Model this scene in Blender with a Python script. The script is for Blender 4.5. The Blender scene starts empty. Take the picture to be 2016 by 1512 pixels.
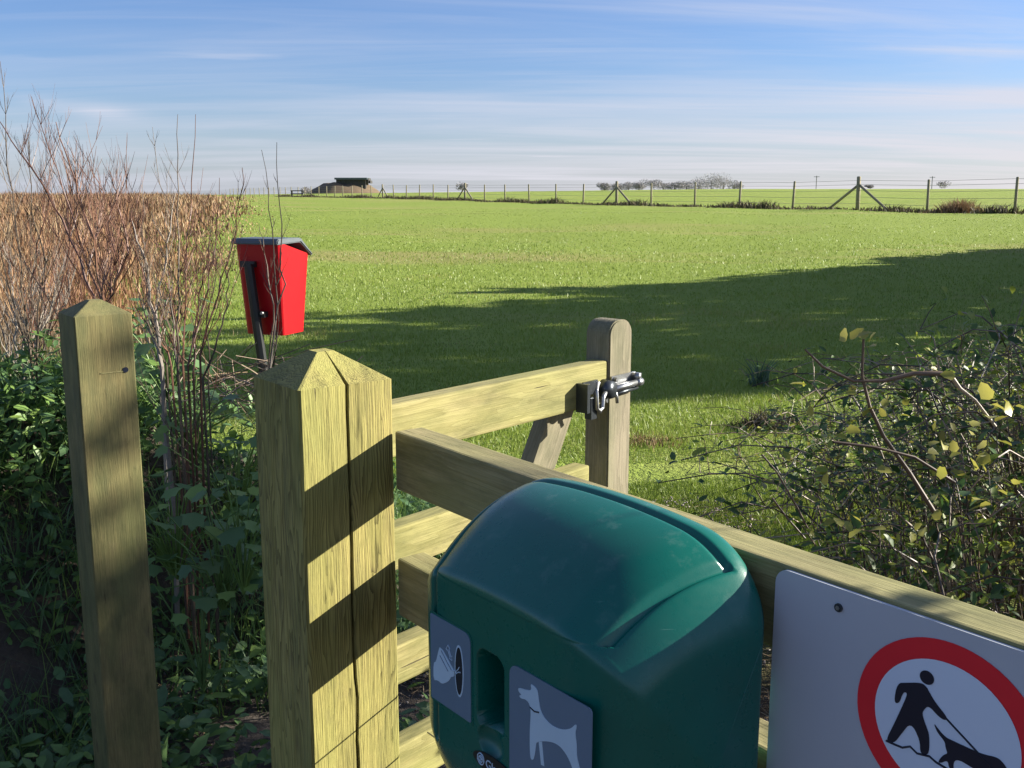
import bpy, bmesh, math, random
import numpy as np
from mathutils import Vector, Matrix, noise
random.seed(7); rng = np.random.default_rng(7)
S = bpy.context.scene; COL = S.collection
pi = math.pi; R = math.radians

# ---------------------------------------------------------------- camera
EYE = 1.6; PITCH = math.atan(378/2030)
cam = bpy.data.objects.new('camera', bpy.data.cameras.new('camera')); COL.objects.link(cam)
cam.location = (0, 0, EYE); cam.rotation_euler = (pi/2-PITCH, 0, 0)
cam.data.sensor_width = 36; cam.data.lens = 36*2030/2016
cam.data.clip_start = .02; cam.data.clip_end = 6000
S.camera = cam

# ---------------------------------------------------------------- world and sun
SUN_AZ, SUN_EL = 79, 21.5
W = bpy.data.worlds.new('World'); S.world = W; W.use_nodes = True
def build_world():
    nt = W.node_tree; N = nt.nodes; L = nt.links; N.clear()
    out = N.new('ShaderNodeOutputWorld'); bg = N.new('ShaderNodeBackground')
    sky = N.new('ShaderNodeTexSky'); sky.sky_type = 'NISHITA'; sky.sun_disc = False
    sky.sun_elevation = R(SUN_EL); sky.sun_rotation = R(SUN_AZ)
    sky.air_density = 1.0; sky.dust_density = .6; sky.ozone_density = 2.2
    bg.inputs['Strength'].default_value = .062
    tc = N.new('ShaderNodeTexCoord'); sep = N.new('ShaderNodeSeparateXYZ'); L.new(tc.outputs['Generated'], sep.inputs[0])
    def math_(op, a, b=None, clamp=False):
        m = N.new('ShaderNodeMath'); m.operation = op; m.use_clamp = clamp
        for i, v in enumerate((a, b)):
            if v is None: continue
            if isinstance(v, (int, float)): m.inputs[i].default_value = v
            else: L.new(v, m.inputs[i])
        return m.outputs[0]
    z = math_('ADD', math_('MAXIMUM', sep.outputs['Z'], 0), .07)
    cx = math_('DIVIDE', sep.outputs['X'], z); cy = math_('DIVIDE', sep.outputs['Y'], z)
    comb = N.new('ShaderNodeCombineXYZ'); L.new(cx, comb.inputs[0]); L.new(cy, comb.inputs[1])
    def cl(scale, loc, rot, det, lo, hi, dist=.6, rough=.55):
        mp = N.new('ShaderNodeMapping'); mp.inputs['Scale'].default_value = scale
        mp.inputs['Location'].default_value = loc; mp.inputs['Rotation'].default_value = (0, 0, rot)
        L.new(comb.outputs[0], mp.inputs[0])
        no = N.new('ShaderNodeTexNoise'); no.inputs['Scale'].default_value = 1; no.inputs['Detail'].default_value = det
        no.inputs['Roughness'].default_value = rough; no.inputs['Distortion'].default_value = dist
        L.new(mp.outputs[0], no.inputs['Vector'])
        mr = N.new('ShaderNodeMapRange'); mr.interpolation_type = 'SMOOTHSTEP'
        mr.inputs['From Min'].default_value = lo; mr.inputs['From Max'].default_value = hi
        L.new(no.outputs['Fac'], mr.inputs['Value']); return mr.outputs[0]
    veil = cl((.20, .55, 1), (2.3, 1.1, 0), R(-14), 7, .36, .68, 1.2)
    streak = cl((.22, 1.5, 1), (7.1, 4.4, 0), R(-8), 7, .40, .70, .9, .62)
    wisp = cl((.5, 1.3, 1), (1.7, 9.2, 0), R(6), 4, .62, .74, .5)
    azs = math_('ADD', math_('MULTIPLY', sep.outputs['X'], .85), .42, True)     # thin cloud thickens toward the sun side
    hor = N.new('ShaderNodeMapRange'); hor.interpolation_type = 'SMOOTHSTEP'
    hor.inputs['From Min'].default_value = .115; hor.inputs['From Max'].default_value = -.02
    L.new(sep.outputs['Z'], hor.inputs['Value'])
    hz = math_('MULTIPLY', hor.outputs[0], math_('ADD', math_('MULTIPLY', azs, .35), .38))
    c = math_('ADD', math_('MULTIPLY', veil, .34), math_('MULTIPLY', streak, .24))
    c = math_('MULTIPLY', c, math_('ADD', math_('MULTIPLY', azs, .95), .50))
    c = math_('ADD', c, math_('MULTIPLY', wisp, .22))
    c = math_('ADD', math_('ADD', c, hz), .03, True)
    ux = math_('DIVIDE', sep.outputs['X'], math_('MAXIMUM', sep.outputs['Y'], .05)); uz = math_('DIVIDE', sep.outputs['Z'], math_('MAXIMUM', sep.outputs['Y'], .05))
    def puff(a, b, wa, wb, k):
        e1 = math_('POWER', math_('ABSOLUTE', math_('DIVIDE', math_('ADD', math_('SUBTRACT', ux, a), math_('MULTIPLY', math_('SUBTRACT', uz, b), 1.6)), wa)), 2)
        e2 = math_('POWER', math_('ABSOLUTE', math_('DIVIDE', math_('SUBTRACT', uz, b), wb)), 2)
        g_ = math_('POWER', 2.718, math_('MULTIPLY', math_('ADD', e1, e2), -1))
        return math_('MULTIPLY', math_('MULTIPLY', g_, math_('ADD', math_('MULTIPLY', streak, .6), .6)), k)
    for q in ((-.385, .074, .030, .008, .55), (-.44, .083, .022, .006, .25), (.42, .13, .10, .006, .22), (.46, .085, .16, .020, .28), (-.08, .078, .16, .006, .16), (.33, .17, .2, .008, .16)):
        c = math_('ADD', c, puff(*q))
    c = math_('MINIMUM', c, .92)
    tint = N.new('ShaderNodeMixRGB'); tint.blend_type = 'MULTIPLY'; tint.inputs[0].default_value = 1; L.new(sky.outputs[0], tint.inputs[1]); tint.inputs[2].default_value = (.53, .66, .96, 1)
    mix = N.new('ShaderNodeMixRGB'); L.new(c, mix.inputs[0]); L.new(tint.outputs[0], mix.inputs[1])
    mix.inputs[2].default_value = (4.3, 4.4, 5.1, 1)
    warm = math_('MULTIPLY', hor.outputs[0], azs)
    mw = N.new('ShaderNodeMixRGB'); L.new(warm, mw.inputs[0]); mw.inputs[1].default_value = (4.25, 4.4, 5.15, 1); mw.inputs[2].default_value = (5.1, 4.8, 4.75, 1); L.new(mw.outputs[0], mix.inputs[2])
    L.new(mix.outputs[0], bg.inputs['Color']); L.new(bg.outputs[0], out.inputs['Surface'])
build_world()
sun = bpy.data.objects.new('sun', bpy.data.lights.new('sun', 'SUN')); COL.objects.link(sun)
sun.data.energy = 5.0; sun.data.angle = R(.55); sun.data.color = (1, .93, .80)
sd = Vector((math.sin(R(SUN_AZ))*math.cos(R(SUN_EL)), math.cos(R(SUN_AZ))*math.cos(R(SUN_EL)), math.sin(R(SUN_EL))))
sun.rotation_euler = sd.to_track_quat('Z', 'Y').to_euler(); sun.location = (10, 2, 8)
V = S.view_settings; V.view_transform = 'Standard'; V.look = 'None'; V.exposure = 1.43; V.gamma = 1; V.use_curve_mapping = False

# ---------------------------------------------------------------- helpers
def at(px, py, Y):                     # a point of the photograph at a known distance
    d = Vector((0, math.cos(PITCH), -math.sin(PITCH)))*2030 + Vector((1, 0, 0))*(px-1008) + Vector((0, math.sin(PITCH), math.cos(PITCH)))*(756-py)
    return Vector((0, 0, EYE)) + d*(Y/d.y)
def tag(o, label=None, cat=None, group=None, kind=None):
    for k, v in (('label', label), ('category', cat), ('group', group), ('kind', kind)):
        if v: o[k] = v
    return o
def link(name, me, mat=None, parent=None):
    o = bpy.data.objects.new(name, me); COL.objects.link(o)
    if mat is not None and not me.materials:
        for m in (mat if isinstance(mat, (list, tuple)) else [mat]): me.materials.append(m)
    if parent: o.parent = parent
    return o
def empty(name, loc=(0, 0, 0), rz=0):
    o = bpy.data.objects.new(name, None); COL.objects.link(o); o.location = loc; o.rotation_euler = (0, 0, rz); return o
def smooth(me): me.polygons.foreach_set('use_smooth', [True]*len(me.polygons)); me.update()
def npmesh(name, v, f):                # arrays to a mesh (f: all tris or all quads)
    me = bpy.data.meshes.new(name); v = np.asarray(v, np.float32); f = np.asarray(f, np.int32)
    me.vertices.add(len(v)); me.vertices.foreach_set('co', v.ravel())
    k = f.shape[1]; me.loops.add(f.size); me.loops.foreach_set('vertex_index', f.ravel())
    me.polygons.add(len(f)); me.polygons.foreach_set('loop_start', np.arange(len(f), dtype=np.int32)*k)
    me.update(calc_edges=True); return me
def set_attr(me, name, vals):          # per point random value for colour variation
    a = me.attributes.new(name, 'FLOAT', 'POINT'); a.data.foreach_set('value', np.asarray(vals, np.float32))
class MB:
    def __init__(s): s.v = []; s.f = []
    def add(s, vs, fs):
        n = len(s.v); s.v += [tuple(p) for p in vs]; s.f += [tuple(i+n for i in q) for q in fs]
    def box(s, c, d, M=None):
        x, y, z = (q/2 for q in d); vs = [Vector((a*x, b*y, e*z))+Vector(c) for e in (-1, 1) for b in (-1, 1) for a in (-1, 1)]
        if M is not None: vs = [M @ p for p in vs]
        s.add(vs, [(0, 2, 3, 1), (4, 5, 7, 6), (0, 1, 5, 4), (2, 6, 7, 3), (0, 4, 6, 2), (1, 3, 7, 5)])
    def tube(s, pts, rad, n=6, cap=True):
        pts = [Vector(p) for p in pts]; m = len(pts)
        if isinstance(rad, (int, float)): rad = [rad]*m
        up = Vector((0.3, .2, 1)).normalized(); vs = []; fs = []
        for i, p in enumerate(pts):
            t = (pts[min(i+1, m-1)]-pts[max(i-1, 0)])
            t = t.normalized() if t.length > 1e-9 else Vector((0, 0, 1))
            a = t.cross(up)
            if a.length < .05: a = t.cross(Vector((1, 0, 0)))
            a.normalize(); b = t.cross(a)
            for k in range(n):
                th = 2*pi*k/n; vs.append(p+(a*math.cos(th)+b*math.sin(th))*rad[i])
        for i in range(m-1):
            for k in range(n):
                fs.append((i*n+k, i*n+(k+1) % n, (i+1)*n+(k+1) % n, (i+1)*n+k))
        if cap: fs.append(tuple(range(n-1, -1, -1))); fs.append(tuple((m-1)*n+k for k in range(n)))
        s.add(vs, fs)
    def mesh(s, name):
        me = bpy.data.meshes.new(name); me.from_pydata(s.v, [], s.f); me.update(); return me
    def build(s, name, mat=None, parent=None, sm=False):
        me = s.mesh(name)
        if sm: smooth(me)
        return link(name, me, mat, parent)
def prism(poly, a, b, fn):             # outline in 2-D, thickness a..b, fn(u, v, w) -> point
    n = len(poly); vs = [fn(u, v, a) for u, v in poly]+[fn(u, v, b) for u, v in poly]
    return vs, [tuple(range(n)), tuple(range(2*n-1, n-1, -1))]+[(i, i+n, (i+1) % n+n, (i+1) % n) for i in range(n)]

# ---------------------------------------------------------------- materials
def mat(name):
    m = bpy.data.materials.new(name); m.use_nodes = True; nt = m.node_tree
    b = nt.nodes['Principled BSDF']; return m, nt, b
def node(nt, t, ins=None, **kw):
    n = nt.nodes.new(t)
    for k, v in kw.items(): setattr(n, k, v)
    for k, v in (ins or {}).items():
        if hasattr(v, 'is_output') or isinstance(v, bpy.types.NodeSocket): nt.links.new(v, n.inputs[k])
        else: n.inputs[k].default_value = v
    return n
def ramp(nt, fac, stops):
    r = nt.nodes.new('ShaderNodeValToRGB'); e = r.color_ramp.elements
    while len(e) < len(stops): e.new(.5)
    for i, (p, c) in enumerate(stops): e[i].position = p; e[i].color = (*c, 1)
    nt.links.new(fac, r.inputs[0]); return r.outputs[0]
def noise_(nt, vec, scale, det=3, rough=.5, dist=0):
    n = node(nt, 'ShaderNodeTexNoise', {'Scale': scale, 'Detail': det, 'Roughness': rough, 'Distortion': dist})
    if vec is not None: nt.links.new(vec, n.inputs['Vector'])
    return n.outputs['Fac']
def mapping(nt, vec, scale=(1, 1, 1), loc=(0, 0, 0)):
    return node(nt, 'ShaderNodeMapping', {'Vector': vec, 'Scale': scale, 'Location': loc}).outputs[0]
def bump(nt, b, h, strength, dist):
    n = node(nt, 'ShaderNodeBump', {'Height': h, 'Strength': strength, 'Distance': dist}); nt.links.new(n.outputs[0], b.inputs['Normal'])
def mixc(nt, f, a, b, mode='MIX'):
    n = nt.nodes.new('ShaderNodeMixRGB'); n.blend_type = mode
    for i, v in enumerate((f, a, b)):
        if isinstance(v, bpy.types.NodeSocket): nt.links.new(v, n.inputs[i])
        else: n.inputs[i].default_value = v if i == 0 else (*v, 1)
    return n.outputs[0]
def mth(nt, op, a, b=0.0, c=None, clamp=False):
    n = nt.nodes.new('ShaderNodeMath'); n.operation = op; n.use_clamp = clamp
    for i, v in enumerate((a, b, c)):
        if v is None: continue
        if isinstance(v, bpy.types.NodeSocket): nt.links.new(v, n.inputs[i])
        else: n.inputs[i].default_value = v
    return n.outputs[0]
def soft(p, n=2):
    for _ in range(n): p = [q for i in range(len(p)) for a, b in ((p[i], p[(i+1) % len(p)]),) for q in ((a[0]*.75+b[0]*.25, a[1]*.75+b[1]*.25), (a[0]*.25+b[0]*.75, a[1]*.25+b[1]*.75))]
    return p
def plain(name, col, rough=.6, metal=0, var=.15, scale=40, bmp=0):
    m, nt, b = mat(name); tc = node(nt, 'ShaderNodeTexCoord'); f = noise_(nt, tc.outputs['Object'], scale, 4, .6)
    c = mixc(nt, f, tuple(x*(1-var) for x in col), tuple(min(1, x*(1+var)) for x in col)); nt.links.new(c, b.inputs['Base Color'])
    b.inputs['Roughness'].default_value = rough; b.inputs['Metallic'].default_value = metal
    if bmp: bump(nt, b, f, .6, bmp)
    return m
def wood(name, light, dark, algae, aamt=.5, ring=260., rough=.85, streaks=1.0, centre=(.0, .09, -.02), bd=.0012, stain=.72):
    # treated softwood: growth rings about the board's length (local X), so faces show grain and ends show rings
    m, nt, b = mat(name); tc = node(nt, 'ShaderNodeTexCoord'); oi = node(nt, 'ShaderNodeObjectInfo')
    off = node(nt, 'ShaderNodeCombineXYZ', {'X': mth(nt, 'MULTIPLY', oi.outputs['Random'], 13.0)}).outputs[0]
    v = node(nt, 'ShaderNodeVectorMath', {0: tc.outputs['Object'], 1: off}, operation='ADD').outputs[0]
    warp = noise_(nt, mapping(nt, v, (1.6, 12, 12)), 1.5, 3, .55)
    warp2 = noise_(nt, mapping(nt, v, (6, 60, 60)), 1.5, 3, .6)
    sep = node(nt, 'ShaderNodeSeparateXYZ', {0: tc.outputs['Object']})
    dy = mth(nt, 'SUBTRACT', sep.outputs['Y'], centre[1]); dz = mth(nt, 'SUBTRACT', sep.outputs['Z'], centre[2])
    r = mth(nt, 'SQRT', mth(nt, 'ADD', mth(nt, 'MULTIPLY', dy, dy), mth(nt, 'MULTIPLY', dz, dz)))
    r = mth(nt, 'ADD', r, mth(nt, 'MULTIPLY', warp, .06)); r = mth(nt, 'ADD', r, mth(nt, 'MULTIPLY', warp2, .006))
    fr = mth(nt, 'FRACT', mth(nt, 'MULTIPLY', r, ring))
    late = mth(nt, 'POWER', fr, 2.2)
    fib = noise_(nt, mapping(nt, v, (10, 420, 420)), 1, 4, .65)
    col = mixc(nt, mth(nt, 'MULTIPLY', late, .62*streaks), light, dark)
    col = mixc(nt, mth(nt, 'MULTIPLY', mth(nt, 'SUBTRACT', fib, .35, clamp=True), 1.6, clamp=True), col, tuple(x*.55 for x in dark))
    al = node(nt, 'ShaderNodeMapRange', {'Value': noise_(nt, mapping(nt, v, (2.2, 7, 7)), 1.6, 5, .6), 'From Min': .36, 'From Max': .66}).outputs[0]
    col = mixc(nt, mth(nt, 'MULTIPLY', al, aamt), col, algae)
    dirt = node(nt, 'ShaderNodeMapRange', {'Value': noise_(nt, mapping(nt, v, (8, 20, 20)), 2.0, 6, .7), 'From Min': .58, 'From Max': .75}).outputs[0]
    col = mixc(nt, mth(nt, 'MULTIPLY', dirt, .45), col, (.10, .085, .05))
    st = node(nt, 'ShaderNodeMapRange', {'Value': noise_(nt, mapping(nt, v, (3, 9, 9)), 2.2, 7, .68), 'From Min': .44, 'From Max': .70}).outputs[0]
    col = mixc(nt, mth(nt, 'MULTIPLY', st, stain), col, tuple(x*.42 for x in algae))
    # hairline drying checks and knots
    ck = node(nt, 'ShaderNodeMapRange', {'Value': noise_(nt, mapping(nt, v, (5, 150, 150)), 1, 2, .5), 'From Min': .74, 'From Max': .77}).outputs[0]
    vo = node(nt, 'ShaderNodeTexVoronoi', {'Vector': mapping(nt, v, (4.5, 9, 9)), 'Scale': 1.0})
    kn = node(nt, 'ShaderNodeMapRange', {'Value': vo.outputs['Distance'], 'From Min': .10, 'From Max': .05}).outputs[0]
    dk = mth(nt, 'MAXIMUM', ck, mth(nt, 'MULTIPLY', kn, .7))
    col = mixc(nt, mth(nt, 'MULTIPLY', dk, .75), col, (.05, .035, .018))
    nt.links.new(col, b.inputs['Base Color']); b.inputs['Roughness'].default_value = rough
    h = mth(nt, 'ADD', mth(nt, 'MULTIPLY', late, .35), mth(nt, 'MULTIPLY', fib, -.5)); h = mth(nt, 'SUBTRACT', h, mth(nt, 'MULTIPLY', ck, 1.5))
    bump(nt, b, h, .9, bd*1.4)
    return m
M = {}
M['post'] = wood('treated_pine_post', (.40, .345, .105), (.11, .085, .02), (.25, .26, .06), .5, ring=300, streaks=1.6, stain=.5, bd=.003)
M['post_left'] = wood('treated_pine_aged', (.25, .205, .08), (.14, .115, .04), (.10, .125, .04), .6, ring=210)
M['rail'] = wood('treated_pine_rail', (.38, .325, .16), (.23, .18, .075), (.22, .23, .07), .55, ring=120)
M['gate'] = wood('treated_pine_gate', (.39, .34, .145), (.24, .20, .07), (.25, .26, .065), .55, ring=110)
M['grey_wood'] = wood('weathered_grey_pine', (.30, .255, .175), (.18, .15, .10), (.18, .19, .09), .45, ring=150)
M['far_post'] = wood('weathered_fence_post', (.36, .31, .22), (.25, .21, .15), (.22, .23, .11), .4, ring=60)
def leafmat(name, stops, trans=.35, rough=.45, attr='rnd'):
    m, nt, b = mat(name); a = node(nt, 'ShaderNodeAttribute', attribute_name=attr)
    oi = node(nt, 'ShaderNodeObjectInfo'); tc = node(nt, 'ShaderNodeTexCoord')
    f = mth(nt, 'FRACT', mth(nt, 'ADD', a.outputs['Fac'], mth(nt, 'MULTIPLY', oi.outputs['Random'], 1.0)))
    col = ramp(nt, f, stops)
    nn = noise_(nt, tc.outputs['Object'], 60, 3, .6); col = mixc(nt, mth(nt, 'MULTIPLY', nn, .5), col, (.03, .035, .015))
    nt.links.new(col, b.inputs['Base Color']); b.inputs['Roughness'].default_value = rough
    tr = node(nt, 'ShaderNodeBsdfTranslucent'); nt.links.new(col, tr.inputs['Color'])
    mx = node(nt, 'ShaderNodeMixShader', {0: trans}); nt.links.new(b.outputs[0], mx.inputs[1]); nt.links.new(tr.outputs[0], mx.inputs[2])
    nt.links.new(mx.outputs[0], nt.nodes['Material Output'].inputs['Surface']); return m
M['grass'] = leafmat('grass_blades', [(0, (.15, .25, .03)), (.35, (.25, .36, .045)), (.7, (.31, .41, .06)), (.9, (.38, .42, .09)), (1, (.48, .40, .17))], .3, .5)
M['weed'] = leafmat('weed_leaves', [(0, (.09, .19, .075)), (.5, (.16, .29, .10)), (.85, (.20, .35, .08)), (1, (.28, .42, .09))], .3, .48)
M['bramble_leaf'] = leafmat('bramble_leaves', [(0, (.035, .085, .02)), (.4, (.08, .17, .03)), (.55, (.13, .22, .05)), (.72, (.26, .36, .05)), (.94, (.46, .46, .06)), (1, (.34, .30, .08))], .4, .5)
M['hedge_leaf'] = leafmat('hedge_leaves', [(0, (.03, .05, .02)), (1, (.08, .11, .04))], .2, .5)
M['reed'] = leafmat('dry_reed', [(0, (.20, .12, .07)), (.4, (.33, .20, .11)), (.7, (.42, .29, .17)), (1, (.55, .45, .32))], .2, .7)
M['reed_far'] = leafmat('dry_reed_far', [(0, (.08, .04, .025)), (.3, (.25, .12, .06)), (.6, (.40, .205, .10)), (.85, (.46, .28, .14)), (1, (.50, .40, .23))], .2, .7)
M['twig'] = leafmat('red_brown_bark', [(0, (.10, .035, .025)), (.5, (.19, .075, .05)), (1, (.27, .14, .09))], 0.0, .5)
M['twig_dark'] = leafmat('dark_bark', [(0, (.045, .03, .022)), (.6, (.10, .065, .045)), (1, (.17, .12, .085))], 0.0, .6)
M['twig_pale'] = leafmat('pale_bark', [(0, (.24, .20, .17)), (1, (.46, .40, .34))], 0.0, .7)
M['cane'] = leafmat('bramble_cane', [(0, (.06, .035, .03)), (.55, (.15, .095, .065)), (.85, (.30, .21, .14)), (1, (.48, .38, .27))], 0.0, .5)
M['tuss'] = leafmat('rough_grass', [(0, (.03, .032, .015)), (.5, (.065, .06, .025)), (1, (.18, .13, .07))], .2, .8)
M['red_tuss'] = leafmat('dead_bracken', [(0, (.22, .12, .06)), (1, (.38, .24, .13))], .2, .8)
M['daff'] = leafmat('daffodil_leaves', [(0, (.06, .12, .07)), (1, (.11, .19, .11))], .3, .4)
def green_plastic():
    m, nt, b = mat('green_plastic'); tc = node(nt, 'ShaderNodeTexCoord'); v = tc.outputs['Object']
    f = noise_(nt, v, 14, 5, .6); d = noise_(nt, v, 90, 6, .7)
    col = mixc(nt, f, (.0, .085, .062), (.001, .125, .092))
    dust = node(nt, 'ShaderNodeMapRange', {'Value': noise_(nt, v, 30, 8, .72), 'From Min': .55, 'From Max': .75}).outputs[0]
    sepn = node(nt, 'ShaderNodeNewGeometry'); nz = node(nt, 'ShaderNodeSeparateXYZ', {0: sepn.outputs['Normal']}).outputs['Z']
    dust = mth(nt, 'MULTIPLY', dust, mth(nt, 'MULTIPLY', nz, .25, clamp=True))
    col = mixc(nt, dust, col, (.25, .34, .30))
    scr = node(nt, 'ShaderNodeMapRange', {'Value': noise_(nt, mapping(nt, v, (14, 90, 240)), 1, 4, .6, 1.5), 'From Min': .71, 'From Max': .75}).outputs[0]
    col = mixc(nt, mth(nt, 'MULTIPLY', scr, .35), col, (.12, .26, .22)); nt.links.new(col, b.inputs['Base Color'])
    nt.links.new(mth(nt, 'ADD', .20, mth(nt, 'MULTIPLY', d, .18)), b.inputs['Roughness'])
    b.inputs['Specular IOR Level'].default_value = .5
    bump(nt, b, noise_(nt, v, 900, 2, .5), .12, .0004); return m
M['green'] = green_plastic()
M['panel_blue'] = plain('sticker_grey', (.13, .19, .26), .35, 0, .06)
M['print'] = plain('sticker_print', (.46, .60, .70), .4, 0, .05)
M['black'] = plain('black_print', (.006, .010, .025), .4, 0, .2)
M['black_plastic'] = plain('black_plastic', (.012, .014, .016), .35, 0, .3)
M['sign'] = plain('sign_panel_grey', (.44, .465, .50), .38, 0, .10, 9)
M['white'] = plain('sign_white', (.62, .70, .80), .38, 0, .03, 8)
M['red_print'] = plain('sign_red', (.72, .016, .03), .38, 0, .05)
M['steel'] = plain('galvanised_steel', (.33, .34, .35), .35, .85, .25, 120, .0003)
M['dark_steel'] = plain('dark_steel', (.06, .07, .08), .35, .7, .3, 90, .0003)
M['red'] = plain('red_plastic', (.42, .004, .010), .33, 0, .12, 12)
M['lid'] = plain('grey_lid', (.085, .105, .12), .5, 0, .2, 30)
M['concrete'] = plain('dark_concrete', (.05, .048, .046), .9, 0, .35, 1.2)
M['wire'] = plain('fence_wire', (.30, .30, .30), .4, .8, .1)
def groundmat():
    m, nt, b = mat('meadow'); g = node(nt, 'ShaderNodeNewGeometry'); P = g.outputs['Position']
    n1 = noise_(nt, P, .12, 4, .6); n2 = noise_(nt, P, 1.3, 5, .6); n3 = noise_(nt, mapping(nt, P, (30, 30, 30)), 1, 3, .7)
    col = mixc(nt, n1, (.24, .325, .05), (.32, .385, .08))
    col = mixc(nt, mth(nt, 'MULTIPLY', n2, .6), col, (.21, .29, .045))
    dry = node(nt, 'ShaderNodeMapRange', {'Value': noise_(nt, mapping(nt, P, (.05, .2, 1)), 1.2, 5, .65), 'From Min': .52, 'From Max': .66}).outputs[0]
    col = mixc(nt, mth(nt, 'MULTIPLY', dry, .7), col, (.38, .32, .13))
    col = mixc(nt, mth(nt, 'MULTIPLY', n3, .45), col, (.12, .16, .035))
    sp = node(nt, 'ShaderNodeSeparateXYZ', {0: P})
    near = node(nt, 'ShaderNodeMapRange', {'Value': mth(nt, 'ADD', sp.outputs['Y'], mth(nt, 'MULTIPLY', n2, 2.0)), 'From Min': 5.6, 'From Max': 4.2}).outputs[0]
    soil = mixc(nt, n3, (.035, .026, .018), (.12, .09, .06))
    col = mixc(nt, near, col, soil)
    nt.links.new(col, b.inputs['Base Color']); b.inputs['Roughness'].default_value = .95; b.inputs['Specular IOR Level'].default_value = .15
    bump(nt, b, mth(nt, 'ADD', n2, n3), .8, .05); return m
M['ground'] = groundmat()
def soilmat(name, a, c):
    m, nt, b = mat(name); P = node(nt, 'ShaderNodeNewGeometry').outputs['Position']
    n1 = noise_(nt, P, 3, 5, .65); n2 = noise_(nt, P, 45, 5, .7)
    col = mixc(nt, n2, a, c); col = mixc(nt, mth(nt, 'MULTIPLY', n1, .5), col, tuple(x*.5 for x in a)); nt.links.new(col, b.inputs['Base Color'])
    b.inputs['Roughness'].default_value = .95; bump(nt, b, mth(nt, 'ADD', n1, n2), 1, .03); return m
M['soil'] = soilmat('path_soil', (.07, .056, .045), (.22, .18, .145))
M['bank'] = soilmat('bank_soil', (.045, .037, .028), (.17, .135, .10))
M['chip'] = plain('stone_chips', (.26, .23, .21), .85, 0, .5, 60)
M['stone'] = plain('field_stone', (.10, .085, .075), .9, 0, .4, 25, .004)

# ---------------------------------------------------------------- terrain
def sstep(x, a, b):
    t = np.clip((x-a)/(b-a), 0, 1); return t*t*(3-2*t)
def ground_h(x, y):
    x = np.asarray(x, float); y = np.asarray(y, float)
    h = .88*sstep(y, 9, 36) + .14*sstep(y, 60, 95)
    az = x/np.maximum(np.abs(y), 1)
    side = np.clip((az+.10)/.30, -1, 1)
    far = sstep(y, 90, 300)
    h = h + far*(.35+1.05*side) - 25*sstep(y, 330, 1500)
    h = h + .03*np.sin(x*.9+y*.35)*np.sin(y*.7-x*.2)*sstep(y, 4, 9)
    return h
def grid(name, xs, ys, fn, m, zo=0):
    X, Y = np.meshgrid(xs, ys); Z = fn(X, Y)+zo; n, k = X.shape
    v = np.c_[X.ravel(), Y.ravel(), Z.ravel()]; i = np.arange(n*k).reshape(n, k)
    f = np.c_[i[:-1, :-1].ravel(), i[:-1, 1:].ravel(), i[1:, 1:].ravel(), i[1:, :-1].ravel()]
    me = npmesh(name, v, f); smooth(me); return link(name, me, m)
xs = np.r_[-1500, -900, -500, -300, -200, np.arange(-150, -30, 6), np.arange(-30, 30, .6), np.arange(30, 151, 6), 200, 300, 500, 900, 1500]
ys = np.r_[-300, -100, -30, -10, np.arange(-4, 30, .5), np.arange(30, 100, 2), np.arange(100, 340, 8), np.arange(340, 1600, 60)]
field = grid('field', xs, ys, ground_h, M['ground']); tag(field, 'green sunlit pasture sloping gently up to the horizon', kind='structure')
path = grid('path', np.arange(-4, 1.3, .1), np.arange(.2, 5.6, .1), lambda X, Y: ground_h(X, Y)+.02*np.sin(X*5+Y*3)*np.sin(Y*4)-.08*sstep(np.maximum(np.abs(X+1.3)-1.9, np.abs(Y-2.3)-1.7), .0, .5), M['soil'], .022)
tag(path, 'dark trodden soil at the gateway', kind='structure')
# bank along the left, behind the gateway
ridge = [(-5.5, .9), (-3.6, 1.9), (-2.3, 3.05), (-1.75, 3.75), (-1.35, 3.95), (-1.12, 4.05)]
def bank_d(x, y):
    d = np.full(np.shape(x), 9.); tt = np.zeros(np.shape(x))
    for i in range(len(ridge)-1):
        a = np.array(ridge[i]); b = np.array(ridge[i+1]); ab = b-a
        t = np.clip(((x-a[0])*ab[0]+(y-a[1])*ab[1])/(ab@ab), 0, 1)
        e = np.hypot(x-a[0]-t*ab[0], y-a[1]-t*ab[1]); tt = np.where(e < d, i+t, tt); d = np.minimum(d, e)
    return d, tt
def bank_h(x, y):
    d, t = bank_d(x, y); top = .78-.28*sstep(t, 3.6, 5)
    z = top*(1-sstep(d, .12, .95))
    w = .07*np.sin(x*7+y*3)*np.sin(y*6-x*4)+.04*np.sin(x*17+3)*np.sin(y*19)
    return ground_h(x, y)*0+z+w*np.clip(z*3, 0, 1)-.03
bank = grid('bank', np.arange(-7, .6, .06), np.arange(-.2, 5.6, .06), bank_h, M['bank'])
tag(bank, 'dark earth bank overgrown with weeds beside the left gatepost', kind='structure')

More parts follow.
